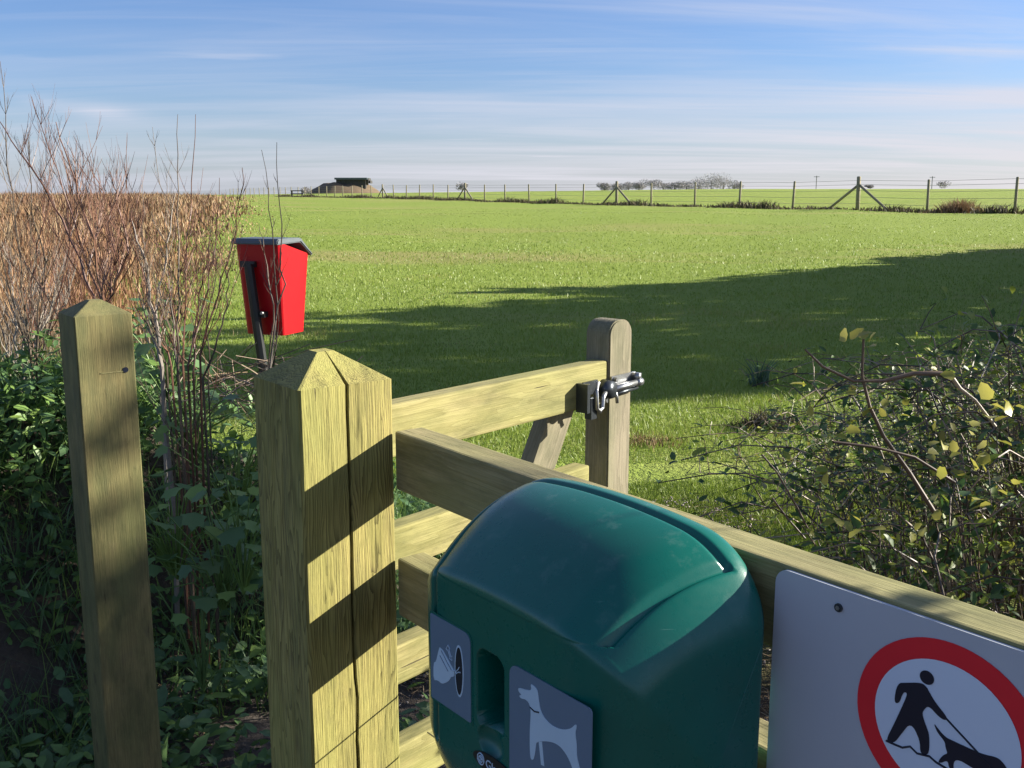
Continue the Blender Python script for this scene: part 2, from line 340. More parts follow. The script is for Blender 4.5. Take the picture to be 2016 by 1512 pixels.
# ---------------------------------------------------------------- grass
def blades(n, x, y, z, hgt, wid, lean=.5, seg=2, flat=0):
    th = rng.uniform(0, 2*pi, n); la = rng.uniform(0, 2*pi, n); ln = rng.uniform(.1, lean, n)*hgt
    dx, dy = np.cos(th)*wid/2, np.sin(th)*wid/2; lx, ly = np.cos(la)*ln, np.sin(la)*ln
    v = np.zeros((n, 5, 3))
    v[:, 0] = np.c_[x-dx, y-dy, z-.004]; v[:, 1] = np.c_[x+dx, y+dy, z-.004]
    v[:, 2] = np.c_[x-dx*.7+lx*.35, y-dy*.7+ly*.35, z+hgt*.55]; v[:, 3] = np.c_[x+dx*.7+lx*.35, y+dy*.7+ly*.35, z+hgt*.55]
    v[:, 4] = np.c_[x+lx, y+ly, z+hgt]
    b = (np.arange(n)*5)[:, None]
    f = np.concatenate([b+[0, 1, 3], b+[0, 3, 2], b+[2, 3, 4]])
    return v.reshape(-1, 3), f
def grass(name, n, ymin, ymax, h0, w0, mtl, label, xlim=None):
    u = rng.random(n); y = 1/((1/ymin)+u*((1/(ymax*1.35))-(1/ymin))) if ymax/ymin > 2 else rng.uniform(ymin, ymax, n)
    x = rng.uniform(-.56, .60, n)*y+rng.uniform(-.3, .3, n)
    keep = np.ones(n, bool)
    keep &= ~((x < -.2*y-.6) & (x < edge_x(y)) )
    d, _ = bank_d(x, y); keep &= (d > .75) | (y > 5.2)
    pn = np.array([noise.noise(Vector((a*1.1, b*1.1, 0))) for a, b in zip(x, y)])
    keep &= ~((y < 5.0) & (x < .9) & (pn < .3-(y-4.2)*.6)); keep &= ~((y < 6) & (pn < -.32))
    x, y, pn = x[keep], y[keep], pn[keep]; n = len(x)
    pl = np.array([noise.noise(Vector((a*.22, b*.30, 5)))+.6*noise.noise(Vector((a*.7, b*.9, 9))) for a, b in zip(x, y)])
    z = ground_h(x, y)+np.where((y < 4.6) & (x < 1.2), .02, 0); sc = np.clip(y/6, 1, 6)
    hg = h0*rng.uniform(.5, 1.3, n)*(1+.7*np.clip(pn, -.6, 1))*(1+.12*(sc-1)); hg = hg*(1-.75*sstep(y, 18, 33)); wd = w0*rng.uniform(.7, 1.3, n)*sc
    v, f = blades(n, x, y, z, hg, wd, .8)
    me = npmesh(name, v, f); set_attr(me, 'rnd', np.repeat(np.clip(.45+.30*pn+.35*pl+rng.normal(0, .15, n), 0, .985), 5))
    o = link(name, me, mtl); tag(o, label, kind='stuff'); return o
def edge_x(y): return np.interp(y, [0, 4, 8, 12, 20, 40, 65, 110], [-1.0, -2.1, -3.0, -3.9, -5.7, -11, -18, -30])
grass('field_grass', 360000, 3.9, 34, .030, .0042, M['grass'], 'short lit green grass of the field')

# ---------------------------------------------------------------- timber frame axes
AZ = R(38)
L_ = Vector((-math.sin(AZ), math.cos(AZ), 0)); Rd = Vector((math.cos(AZ), math.sin(AZ), 0)); ZZ = Vector((0, 0, 1))
C0 = Vector((-.2436, 1.156, 0)); E0 = C0+Rd*.125
def F(t, off, z): return E0-L_*t-Rd*off+ZZ*(z+EYE)        # t along the fence, off toward the viewer, z from eye height
def board(name, p0, p1, wid, th, up, mtl, parent=None, bev=.003, ends=0, jit=.0008):
    # length along local X, width along Z, thickness along Y
    p0, p1 = Vector(p0), Vector(p1); X = (p1-p0).normalized(); Zv = (Vector(up)-X*X.dot(Vector(up))).normalized(); Yv = Zv.cross(X)
    ln = (p1-p0).length; bm = bmesh.new(); bmesh.ops.create_cube(bm, size=1)
    bmesh.ops.scale(bm, vec=(ln, th, wid), verts=bm.verts)
    bmesh.ops.bevel(bm, geom=bm.edges[:], offset=bev, segments=2, affect='EDGES', profile=.6)
    me = bpy.data.meshes.new(name); bm.to_mesh(me); bm.free()
    o = link(name, me, mtl, parent); c = (p0+p1)/2
    Mx = Matrix((X, Yv, Zv)).transposed().to_4x4(); Mx.translation = c
    o.matrix_world = Mx if not parent else parent.matrix_world.inverted() @ Mx
    return o
def post_mesh(name, w, zb, zt, cap, flat, crack=None, rot=0, n_z=60):
    # length along local X (down to up), crack = (face offset fraction, width, depth)
    vs = []; rings = []; hw = w/2; zs = list(np.linspace(zb, zt, n_z))
    for zi, z in enumerate(zs):
        ring = []; bv = .003
        wob = .0007*math.sin(z*9)
        pts = [(-hw+bv, -hw), ]
        if crack:
            c = crack[0]+.006*noise.noise(Vector((z*4, 1, 0)))+.002*noise.noise(Vector((z*19, 5, 0))); cw = crack[1]*(.55+.9*abs(noise.noise(Vector((z*3.1, 9, 0))))+.25*(z-zb)/(zt-zb)); cd = crack[2]
            pts += [(c-cw/2-.0005, -hw), (c-cw/2+.0003, -hw+.002), (c+.001, -hw+cd), (c+cw/2-.0003, -hw+.002), (c+cw/2+.0005, -hw)]
        pts += [(hw-bv, -hw), (hw, -hw+bv), (hw, hw-bv), (hw-bv, hw), (-hw+bv, hw), (-hw, hw-bv), (-hw, -hw+bv)]
        rings.append(pts)
    m = len(rings[0])
    for z, pts in zip(zs, rings): vs += [(z, p[0]+wob, p[1]) for p in pts]
    fs = [(i*m+k, i*m+(k+1) % m, (i+1)*m+(k+1) % m, (i+1)*m+k) for i in range(n_z-1) for k in range(m)]
    base = (n_z-1)*m
    # weathered cap: shrink the ring to a small flat
    for q, (s, dz) in enumerate(((.66, .34), (flat, .92), (flat*.6, 1.0))):
        vs += [(zt+cap*(1-(s-flat*.6)/(1-flat*.6)), p[0]*s, (p[1] if not (crack and k in (2, 3, 4)) else p[1])*s) for k, p in enumerate(rings[-1])]
        a = base+q*m; fs += [(a+k, a+(k+1) % m, a+m+(k+1) % m, a+m+k) for k in range(m)]
    a = base+3*m; fs.append(tuple(a+k for k in range(m)))
    me = bpy.data.meshes.new(name); me.from_pydata(vs, [], fs); me.update()
    bm = bmesh.new(); bm.from_mesh(me); bmesh.ops.recalc_face_normals(bm, faces=bm.faces); bm.to_mesh(me); bm.free(); return me
def post_obj(name, me, centre, xdir, mtl, parent=None):
    # local X up, local Z = -outward normal of cracked face (local -Z looks along xdir)
    X = Vector((0, 0, 1)); Zv = -Vector(xdir); Yv = Zv.cross(X)
    o = link(name, me, mtl, parent); Mx = Matrix((X, Yv, Zv)).transposed().to_4x4(); Mx.translation = centre
    o.matrix_world = Mx; return o

fence = empty('timber_fence', (0, 0, 0)); tag(fence, 'timber post and two rails carrying the green dispenser and the dog sign', 'fence')
PW = .125
pc = C0+Rd*PW/2+L_*PW/2
me = post_mesh('post', PW, -.3, EYE-.2235, .034, .30, crack=(.0, .0042, .034))
post = post_obj('post', me, pc, -L_, M['post'], fence); post['label'] = 'square yellow-green post with a long vertical crack and pointed cap'
RT = .040
for z0, z1 in ((-.288, -.362), (-.4515, -.527)):
    board('rail', F(0, 0, (z0+z1)/2)+Rd*RT/2-L_*.002, F(1.75, 0, (z0+z1)/2)+Rd*RT/2, z0-z1, RT, ZZ, M['rail'], fence)
for z in (-.62, -.70, -.79, -.90, -1.02, -1.16, -1.32):
    mb = MB(); mb.tube([F(t, 0, z+.004*math.sin(t*9+z*20))+Rd*(RT+.002) for t in np.linspace(0, 1.7, 16)], .0011, 5); mb.build('wire', M['wire'], fence, True)
for t in np.arange(.13, 1.6, .15):
    mb = MB(); mb.tube([F(t, 0, z)+Rd*(RT+.004) for z in np.linspace(-.54, -1.5, 8)], .001, 5); mb.build('wire', M['wire'], fence, True)
e = post_obj('post', post_mesh('post', PW, -.3, EYE-.2235, .034, .30), F(1.75+PW/2, -.02, -EYE), -L_, M['post'], fence)

# lone post on the left
s2 = 2.22
lc = Vector((-.9486, s2, 0)); lcent = lc+Rd*PW/2+L_*PW/2
lp_me = post_mesh('gate_post', PW, -.3, EYE-.267, .030, .34)
lp = post_obj('gate_post', lp_me, lcent, -L_, M['post_left'])
tag(lp, 'lone square mossy timber post on the left with a drilled bolt hole', 'post')
hp = at(247, 728, 2.27)
def on_face(px, py, P, n, lift=0):
    d = at(px, py, 1)-Vector((0, 0, EYE)); o = Vector((0, 0, EYE)); n = Vector(n); return o+d*((Vector(P)-o).dot(n)/d.dot(n))+n*lift
hc = on_face(247, 728, lc, -L_, .0006)
def disc(c, n, r, th, seg=20):
    n = Vector(n).normalized(); a = n.cross(ZZ).normalized() if abs(n.z) < .9 else Vector((1, 0, 0)); b = n.cross(a)
    poly = [(r*math.cos(2*pi*k/seg), r*math.sin(2*pi*k/seg)) for k in range(seg)]
    return prism(poly, 0, th, lambda u, v, w: Vector(c)+a*u+b*v+n*w)
mb = MB(); mb.add(*disc(hc, -L_, .0062, .0008)); o = mb.build('bolt_hole', M['black'], lp); o.matrix_parent_inverse = lp.matrix_world.inverted()
mb = MB(); mb.box((0, 0, 0), (.055, .0012, .0022), Matrix.Translation(on_face(222, 733, lc, -L_, .0005)) @ Rd.to_track_quat('X', 'Z').to_matrix().to_4x4()); o = mb.build('pale_scratch', M['rail'], lp); o.matrix_parent_inverse = lp.matrix_world.inverted()

# ---------------------------------------------------------------- field gate, standing open behind the cracked post
g = R(41); Gd = Vector((math.sin(g), math.cos(g), 0)); Gn = Vector((math.cos(g), -math.sin(g), 0)); GP = Vector((-.1622, 1.3894, 0))
def G(a, n, z): return GP+Gd*a+Gn*n+ZZ*z               # a along the gate, n toward the viewer, z height
gate = empty('timber_gate', (0, 0, 0)); tag(gate, 'timber gate swung open behind the cracked post, with a metal latch on its rounded end', 'gate')
for zt, w, end in ((1.312, .075, .503), (1.134, .062, .455), (.957, .060, .503), (.80, .07, .503), (.55, .07, .503), (.28, .08, .503)):
    board('rail', G(-.075, -.019, zt-w/2), G(end, -.019, zt-w/2), w, .034, ZZ, M['gate'], gate, bev=.004)
def stile(name, a0, a1, n0, n1, z0, z1, r, mtl):
    seg = 10; prof = [(a0, z0), (a1, z0)]
    prof += [(a1-r+r*math.cos(t), z1-r+r*math.sin(t)) for t in np.linspace(0, pi/2, seg)]
    prof += [(a0+r+r*math.cos(t), z1-r+r*math.sin(t)) for t in np.linspace(pi/2, pi, seg)]
    am, zm = (a0+a1)/2, (z0+z1)/2
    vs, fs = prism([(u-am, v-zm) for u, v in prof], n0-(n0+n1)/2, n1-(n0+n1)/2, lambda u, v, w: Vector((v, -w, u)))
    mb = MB(); mb.add(vs, fs); me = mb.mesh(name); bm = bmesh.new(); bm.from_mesh(me); bmesh.ops.recalc_face_normals(bm, faces=bm.faces)
    bmesh.ops.bevel(bm, geom=bm.edges[:], offset=.0025, segments=2, affect='EDGES'); bm.to_mesh(me); bm.free()
    o = link(name, me, mtl, gate); Xv, Yv, Zv = ZZ, -Gn, Gd
    Mx = Matrix((Xv, Yv, Zv)).transposed().to_4x4(); Mx.translation = G(am, (n0+n1)/2, zm); o.matrix_world = Mx; return o
stile('stile', .503, .571, -.050, .002, .15, 1.380, .026, M['grey_wood'])
stile('stile', -.115, -.070, -.050, .002, .15, 1.29, .02, M['grey_wood'])
board('brace', G(.22, -.055, .86), G(.445, -.055, 1.262), .062, .03, Gd, M['grey_wood'], gate)
latch = empty('latch', (0, 0, 0)); latch.parent = gate
def lp_(name, fn, m, sm=False): mb = MB(); fn(mb); return mb.build(name, M[m], latch, sm)
GM = Matrix((Gd, Gn, ZZ)).transposed().to_4x4()
def gbox(mb, a0, a1, n0, n1, z0, z1): mb.box((0, 0, 0), (a1-a0, n1-n0, z1-z0), Matrix.Translation(G((a0+a1)/2, (n0+n1)/2, (z0+z1)/2)) @ GM)
lp_('back_plate', lambda mb: gbox(mb, .505, .578, .003, .006, 1.250, 1.284), 'steel')
lp_('bolt', lambda mb: mb.tube([G(.487, .016, 1.264), G(.582, .016, 1.267)], .0055, 12), 'steel', True)
lp_('bolt', lambda mb: mb.tube([G(.500, .012, 1.253), G(.575, .012, 1.256)], .0035, 10), 'dark_steel', True)
lp_('bolt_cap', lambda mb: (mb.tube([G(.566, .016, 1.266), G(.581, .016, 1.2665)], .0072, 12), gbox(mb, .567, .576, .004, .02, 1.27, 1.283)), 'steel', True)
lp_('bracket', lambda mb: (gbox(mb, .414, .422, -.002, .022, 1.235, 1.284), gbox(mb, .422, .462, .004, .008, 1.262, 1.285), gbox(mb, .428, .444, .006, .020, 1.222, 1.258)), 'dark_steel')
lp_('hub', lambda mb: mb.tube([G(.482, .004, 1.266), G(.482, .024, 1.266)], [.017, .015], 18), 'dark_steel', True)
lp_('striker', lambda mb: mb.tube([G(.447, .02, 1.284), G(.438, .022, 1.268), G(.440, .022, 1.240), G(.449, .022, 1.233), G(.456, .022, 1.240), G(.458, .022, 1.256), G(.468, .02, 1.264)], .0042, 8), 'steel', True)
lp_('striker', lambda mb: mb.tube([G(.496, .02, 1.262), G(.500, .021, 1.250), G(.503, .02, 1.240)], .003, 8), 'steel', True)
for a, z in ((.43, 1.279), (.512, 1.278), (.568, 1.279), (.484, 1.246), (.436, 1.228)):
    lp_('bolt_head', lambda mb: mb.tube([G(a, .006, z), G(a, .013, z)], .0042, 6), 'steel')
for o in latch.children: pass
HB = bpy.context.view_layer
# ---------------------------------------------------------------- green dog-bag dispenser
bin_root = empty('bag_dispenser', F(.431, 0, -.62)); tag(bin_root, 'green domed plastic dog waste bag dispenser fixed to the fence beside the sign', 'bag dispenser')
HB.update(); BI = bin_root.matrix_world.inverted()
def bchild(name, mb, m, sm=False, parent=None):
    o = mb.build(name, m, parent or bin_root, sm)
    if parent is None: o.matrix_parent_inverse = BI
    return o
def dispenser_shell():
    TC = .421
    ctrl = [(.004, -.600), (.095, -.612)]
    # side profile (off, z) closed, sampled smoothly
    prof = []
    def seg(a, b, n): prof.extend([(a[0]+(b[0]-a[0])*i/n, a[1]+(b[1]-a[1])*i/n) for i in range(n)])
    def bez(a, b, c, d, n):
        for i in range(n):
            t = i/n; prof.append(tuple(a[k]*(1-t)**3+3*b[k]*t*(1-t)**2+3*c[k]*t*t*(1-t)+d[k]*t**3 for k in (0, 1)))
    seg((.004, -.60), (.085, -.612), 20)
    bez((.085, -.612), (.115, -.612), (.160, -.53), (.160, -.495), 50)
    seg((.160, -.495), (.160, -.338), 130)
    bez((.160, -.338), (.160, -.332), (.158, -.328), (.153, -.3245), 18)
    bez((.153, -.3245), (.128, -.303), (.095, -.273), (.030, -.2705), 110)
    bez((.030, -.2705), (.012, -.270), (.004, -.275), (.004, -.292), 24)
    seg((.004, -.285), (.004, -.60), 40)
    P = np.array(prof); m = len(P)
    seglen = np.r_[0, np.cumsum(np.hypot(*np.diff(P, axis=0).T))]
    cen = np.array([.075, -.44])
    w0 = .52; us = np.r_[np.linspace(0, 1, 14)[:-1]*0+1, ]
    ws = np.linspace(-1, 1, 301); rings = []
    for w in ws:
        a = abs(w); u = max(0, (a-w0)/(1-w0)); k = 1-.42*(1-math.sqrt(max(0, 1-u**2.1)))
        rings.append((w, k))
    for side in (-1, 1):
        pass
    V_ = []
    def place(w, k, bulge=0):
        q = cen+(P-cen)*k
        # keep the front face flat near the middle, round only the shoulders
        s = np.clip(q[:, 0]/.16, 0, 1)
        hw = .175-.039*s
        low = np.clip((-.50-q[:, 1])/.11, 0, 1); hw = hw*(1-.16*low**1.3)
        t = TC+(w+bulge)*hw
        arch = np.clip((q[:, 1]+.40)/.11, 0, 1)
        return t, q[:, 0].copy(), q[:, 1]+arch*(.005-.020*abs(w)**2.2)
    allr = [(-1, k, -(.58-k)*.06/.58) for k in np.linspace(.02, .575, 24)]+[(w, k, 0) for w, k in rings]+[(1, k, (.58-k)*.06/.58) for k in np.linspace(.575, .02, 24)]
    T = []; O = []; Zc = []
    for w, k, bu in allr:
        t, o, z = place(w, k, bu); T.append(t); O.append(o); Zc.append(z)
    T = np.array(T); O = np.array(O); Zc = np.array(Zc)
    kk = np.array([k for _, k, _ in allr])[:, None]
    # profile normals
    d = np.roll(P, -1, 0)-np.roll(P, 1, 0); nrm = np.c_[-d[:, 1], d[:, 0]]; nrm /= np.linalg.norm(nrm, axis=1)[:, None]
    if ((P-cen)*nrm).sum() < 0: nrm = -nrm
    idx = np.arange(m)[None, :]
    frac = (np.clip(O/.16, 0, 1)); hw = .175-.039*frac
    x = (T-TC)/hw
    top = (Zc > -.335) & (kk > .58)
    front = (O > .13) & (Zc > -.50)
    # seam: side lines and the back line
    dl = np.abs(np.abs(T-TC)-(.175-.039*frac)*np.where(T < TC, .72, .80))
    dline = np.where(top | (front & (T < TC)), dl, 9)
    dline = np.where((O < .030), 9, dline)
    db = np.where(top & (np.abs(T-TC) < hw*np.where(T < TC, .72, .80)), np.abs(O-.034), 9)
    cor = .02
    g1 = np.exp(-(np.minimum(dline, db)/.0030)**2)
    disp = -.0052*g1
    # lid panel sits a hair proud of the rim
    inside = top & (np.abs(T-TC) < hw*np.where(T < TC, .72, .80)) & (O > .034)
    lip = np.exp(-((O-.157)/.006)**2)*top*(kk > .9)
    disp = disp+.0006*lip
    # reaching slot in the front face: rounded rectangle sunk into the body
    du = np.abs(T-.4105)-(.0195-.013); dv = np.abs(Zc+.418)-(.037-.013)
    sd_ = np.hypot(np.maximum(du, 0), np.maximum(dv, 0))+np.minimum(np.maximum(du, dv), 0)-.013
    hole = front & (sd_ < 0)
    O = O+disp*nrm[None, :, 0]-np.where(hole, .045*np.clip(-sd_/.0022, 0, 1), 0)
    Zc = Zc+disp*nrm[None, :, 1]
    # dished thumb rest under the slot
    du = (T-.4105)/.018; dv = (Zc+.463)/.016
    O = O-np.where(front, .010*np.clip(1-du*du-dv*dv, 0, 1)**.6, 0)
    pts = np.array(E0)[None, None]-np.array(L_)[None, None]*T[..., None]-np.array(Rd)[None, None]*O[..., None]; pts[..., 2] = Zc+EYE
    n = len(allr); i = np.arange(n*m).reshape(n, m); j = np.roll(i, -1, 1)
    f = np.c_[i[:-1].ravel(), i[1:].ravel(), j[1:].ravel(), j[:-1].ravel()]
    pts = pts.reshape(-1, 3)-np.array(bin_root.location)
    me = npmesh('shell', pts, f); bm = bmesh.new(); bm.from_mesh(me)
    bmesh.ops.recalc_face_normals(bm, faces=bm.faces); bm.to_mesh(me); bm.free(); smooth(me)
    return link('shell', me, M['green'], bin_root)
dispenser_shell()
def rrect(u0, u1, v0, v1, r, n=5, rs=None):
    rs = rs or (r, r, r, r); out = []
    for (cx, cy, a0, rr) in ((u1, v1, 0, rs[0]), (u0, v1, pi/2, rs[1]), (u0, v0, pi, rs[2]), (u1, v0, 1.5*pi, rs[3])):
        sx = -1 if cx == u1 else 1; sy = -1 if cy == v1 else 1
        for i in range(n+1): t = a0+pi/2*i/n; out.append((cx+sx*rr+rr*math.cos(t), cy+sy*rr+rr*math.sin(t)))
    return out
def sheet(name, poly, off, th, m, parent=None):
    mb = MB(); mb.add(*prism(poly, off, off+th, lambda u, v, w: F(u, w, v))); return bchild(name, mb, m, False, parent)
st1 = sheet('sticker', rrect(.3215, .3835, -.4565, -.3745, .008, rs=(.009, .002, .002, .002)), .1602, .0010, M['panel_blue']); st1['label'] = 'grey sticker with a white hand reaching into a ring'
st2 = sheet('sticker', rrect(.4385, .5385, -.487, -.3785, .008, rs=(.004, .010, .010, .004)), .1602, .0010, M['panel_blue']); st2['label'] = 'grey sticker with a white dog'
sheet('sticker_rim', rrect(.3195, .3855, -.4590, -.3725, .009, rs=(.010, .003, .003, .003)), .1600, .0005, M['green'], None)
hand = [(.3376, -.4005), (.3541, -.4125), (.3592, -.4169), (.3591, -.4222), (.3539, -.4242), (.3521, -.4282), (.3476, -.4321), (.3395, -.4369), (.3333, -.4356), (.3259, -.4385), (.3264, -.4214), (.331, -.418), (.3339, -.4083)]
sheet('hand_symbol', soft(hand, 1), .1612, .0004, M['print'], st1)
for ln in (((.3395, -.4045), (.3480, -.4118), (.3560, -.4178)), ((.3372, -.4100), (.3440, -.4155), (.3500, -.4205))):
    mb = MB(); mb.tube([F(a, .1617, b) for a, b in ln], .0005, 4); bchild('finger_line', mb, M['panel_blue'], False, st1)
def ellipse(c, a, b, n=40, tilt=0): return [(c[0]+a*math.cos(2*pi*k/n)*math.cos(tilt)-b*math.sin(2*pi*k/n)*math.sin(tilt), c[1]+a*math.cos(2*pi*k/n)*math.sin(tilt)+b*math.sin(2*pi*k/n)*math.cos(tilt)) for k in range(n)]
sheet('ring_symbol', ellipse((.3668, -.4140), .0068, .0245), .1612, .0003, M['print'], st1)
sheet('ring_opening', ellipse((.3668, -.4140), .0052, .0222), .1615, .0003, M['black'], st1)
mb = MB()
for q in ([(.3560, -.4175), (.3610, -.4155), (.3640, -.4175)], [(.3625, -.4160), (.3665, -.4120), (.3680, -.4095)], [(.3640, -.4165), (.3660, -.4150), (.3695, -.4140)]): mb.tube([F(a, .1620, b) for a, b in q], .0005, 4)
bchild('thread_symbol', mb, M['print'], False, st1)
mb = MB()
ar = [(.3470, -.4000), (.3500, -.3955), (.3530, -.3985), (.3515, -.3990), (.3545, -.4050), (.3560, -.4035), (.3560, -.4080), (.3520, -.4072), (.3535, -.4062), (.3500, -.4010), (.3470, -.4000)]
mb.tube([F(a, .1615, b) for a, b in ar], .00045, 4); bchild('arrow_symbol', mb, M['print'], False, st1)
dog = [(.4505, -.3957), (.4600, -.3940), (.4680, -.3915), (.4663, -.3861), (.4700, -.3862), (.4754, -.3880), (.4769, -.3961), (.479, -.4038), (.4839, -.4085), (.4935, -.411), (.5055, -.4092), (.5158, -.4036), (.5209, -.3973), (.5222, -.3990), (.5205, -.4056), (.5224, -.4132), (.5226, -.4190), (.5228, -.4240), (.5300, -.4400), (.5310, -.4560), (.5245, -.4560), (.5235, -.4440), (.5189, -.4370), (.5123, -.428), (.5017, -.4232), (.4896, -.4256), (.4740, -.4330), (.4735, -.4380), (.4715, -.4490), (.4685, -.4520), (.4662, -.4500), (.4655, -.4298), (.4672, -.4095), (.4650, -.4036), (.46, -.4021), (.4542, -.404), (.4515, -.4022), (.4556, -.4005), (.4510, -.3990)]
sheet('dog_symbol', soft(dog), .1612, .0004, M['print'], st2)
sheet('dog_symbol', [(.4770, -.4320), (.4810, -.4300), (.4840, -.4500), (.4800, -.4505)], .1612, .0003, M['print'], st2)
mb = MB(); mb.tube([F(a, .1617, b) for a, b in ((.4660, -.4065), (.4715, -.4078), (.4775, -.4062))], .0007, 4); bchild('collar_line', mb, M['black'], False, st2)
npl = sheet('name_plate', ellipse((.418, -.4835), .031, .0092), .1602, .0012, M['black_plastic'])
mb = MB()
for rr in (.0052, .0030): 
    e_ = ellipse((.3985, -.4832), rr*.9, rr, 20); mb.tube([F(a, .1616, b) for a, b in e_+[e_[0]]], .0006, 4)
mb.tube([F(a, .1616, b) for a, b in ((.3965, -.4812), (.4005, -.4832), (.3970, -.4850))], .0006, 4)
bchild('round_logo', mb, M['print'], False, npl)
def text(s, size, fn_origin, m, parent, name='lettering'):
    cu = bpy.data.curves.new(name, 'FONT'); cu.body = s; cu.size = size; cu.extrude = .0002
    to = bpy.data.objects.new(name, cu); COL.objects.link(to); HB.update()
    me = bpy.data.meshes.new_from_object(to.evaluated_get(bpy.context.evaluated_depsgraph_get())); bpy.data.objects.remove(to)
    for v in me.vertices: v.co = fn_origin(v.co.x, v.co.y, v.co.z)
    me.materials.clear(); me.update(); o = link(name, me, m, parent); return o
text('Glasdon', .0112, lambda x, y, z: F(.4055+x, .1616+z, -.4872+y), M['print'], npl)
mb = MB(); mb.add(*prism(rrect(.405, .456, -.6, -.3, .01), 0, .003, lambda u, v, w: F(u, w, v))); bchild('mounting_plate', mb, M['black_plastic'])

# ---------------------------------------------------------------- sign on the rail
sign = empty('warning_sign', F(.9, 0, -.6)); tag(sign, 'grey sign with a red ring around a black figure walking a dog', 'sign')
HB.update(); SI = sign.matrix_world.inverted()
def schild(name, poly, a, b, m, parent=None):
    mb = MB(); mb.add(*prism(poly, a, b, lambda u, v, w: F(u, w, v))); o = mb.build(name, m, parent or sign); o.matrix_parent_inverse = SI; return o
schild('panel', rrect(.580, 1.03, -.80, -.2905, .012, 6), .0015, .0045, M['sign'])
sc_ = (.7285, -.3667)
ring = schild('ring', ellipse(sc_, .0695, .0655, 64), .0048, .0052, M['red_print'])
schild('disc', ellipse((.7275, -.3665), .0535, .0502, 64), .0055, .0057, M['white'])
man = [(.6905, -.3448), (.6973, -.342), (.7070, -.3380), (.7117, -.338), (.7162, -.3437), (.72, -.3479), (.7297, -.3553), (.7279, -.3579), (.723, -.357), (.7151, -.3517), (.7115, -.3573), (.7110, -.3608), (.7150, -.3688), (.7175, -.3736), (.7183, -.3872), (.7152, -.3892), (.7117, -.3895), (.7109, -.3799), (.703, -.3697), (.6966, -.3815), (.6913, -.3917), (.6845, -.3926), (.6902, -.3771), (.6971, -.3562), (.699, -.3489), (.6954, -.3498), (.6932, -.3596), (.6889, -.3605)]
schild('walker_symbol', soft(man, 2), .0059, .0062, M['black']); schild('walker_head', ellipse((.7123, -.3322), .0053, .0050, 24), .0059, .0062, M['black'])
dg = [(.7199, -.3631), (.7226, -.3654), (.7286, -.3697), (.7332, -.3700), (.7399, -.3702), (.7552, -.3705), (.7654, -.3680), (.7698, -.3702), (.7735, -.3745), (.7700, -.3800), (.7660, -.3900), (.7625, -.3905), (.7640, -.3830), (.7580, -.3835), (.7497, -.3832), (.7396, -.3815), (.7361, -.3848), (.7368, -.3910), (.7335, -.3912), (.7322, -.3855), (.7269, -.3905), (.7252, -.3897), (.7286, -.3831), (.7318, -.381), (.7298, -.3773), (.7290, -.3730), (.7228, -.3687)]
schild('dog_symbol', soft(dg, 2), .0059, .0062, M['black'])
def sline(name, pts, r, m):
    mb = MB(); mb.tube([F(a, .0060, b) for a, b in pts], r, 4); o = mb.build(name, M[m], sign); o.matrix_parent_inverse = SI
sline('lead_symbol', [(.7285, -.3561), (.7640, -.3780)], .0007, 'black')
sline('ground_line', [(.6850, -.3921), (.6925, -.392), (.698, -.3917), (.7038, -.3882), (.7094, -.3910), (.7186, -.3890), (.7235, -.3910), (.7400, -.3935), (.765, -.3920)], .0008, 'black')
mb = MB(); mb.add(*disc(F(.6385, .0046, -.3052), -Rd, .0033, .0015, 16)); o = mb.build('screw', M['dark_steel'], sign); o.matrix_parent_inverse = SI
mb = MB(); mb.add(*disc(F(.6385, .0064, -.3052), -Rd, .0018, .0006, 6)); o = mb.build('screw', M['steel'], sign); o.matrix_parent_inverse = SI
schild('white_print', rrect(.617, .84, -.475, -.4525, .002), .0048, .0051, M['white'])

# ---------------------------------------------------------------- red bin
rb = empty('litter_bin', (0, 0, 0)); RBY = 5.5
rb.location = at(545, 700, RBY).xy.to_3d(); rb.rotation_euler = (0, 0, R(68)); tag(rb, 'red tapered plastic dog bin with a grey sloping lid on a black post', 'bin')
def taper(mb, w0, d0, w1, d1, z0, z1, zf, n=1, r=.03):
    lo = rrect(-d0/2, d0/2, -w0/2, w0/2, r*.8, 4); hi = rrect(-d1/2, d1/2, -w1/2, w1/2, r, 4); m = len(lo)
    vs = [Vector((u, v, z0)) for u, v in lo]+[Vector((u, v, z1-(zf*max(0, (u-d1*.12)/(d1*.38))))) for u, v in hi]
    mb.add(vs, [tuple(range(m-1, -1, -1)), tuple(range(m, 2*m))]+[(k, (k+1) % m, (k+1) % m+m, k+m) for k in range(m)])
zt_ = at(540, 472, RBY).z; zb_ = at(540, 654, RBY).z
mb = MB(); taper(mb, .235, .205, .275, .290, zb_, zt_-.01, .085); o = mb.build('body', M['red'], rb)
mb = MB(); taper(mb, .283, .298, .285, .300, zt_-.05, zt_-.034, .085); 
mb = MB()
def lidf(mb):
    D = .30; Wd = .29; prof = [(-D/2-.012, -.004), (-D/2, .012), (.045, .012), (.06, .008), (D/2+.012, -.075), (D/2+.012, -.09), (.052, -.012), (-D/2-.012, -.018)]
    mb.add(*prism([(a, b+zt_) for a, b in prof], -Wd/2, Wd/2, lambda u, v, w: Vector((u, w, v))))
lidf(mb); o = mb.build('lid', M['lid'], rb)
bm = bmesh.new(); bm.from_mesh(o.data); bmesh.ops.recalc_face_normals(bm, faces=bm.faces); bmesh.ops.bevel(bm, geom=bm.edges[:], offset=.005, segments=2, affect='EDGES'); bm.to_mesh(o.data); bm.free()
mb = MB(); mb.tube([(-.165, .035, zt_-.12), (-.145, -.045, .4), (-.135, -.09, -.2)], .026, 8); o = mb.build('pole', M['black_plastic'], rb)
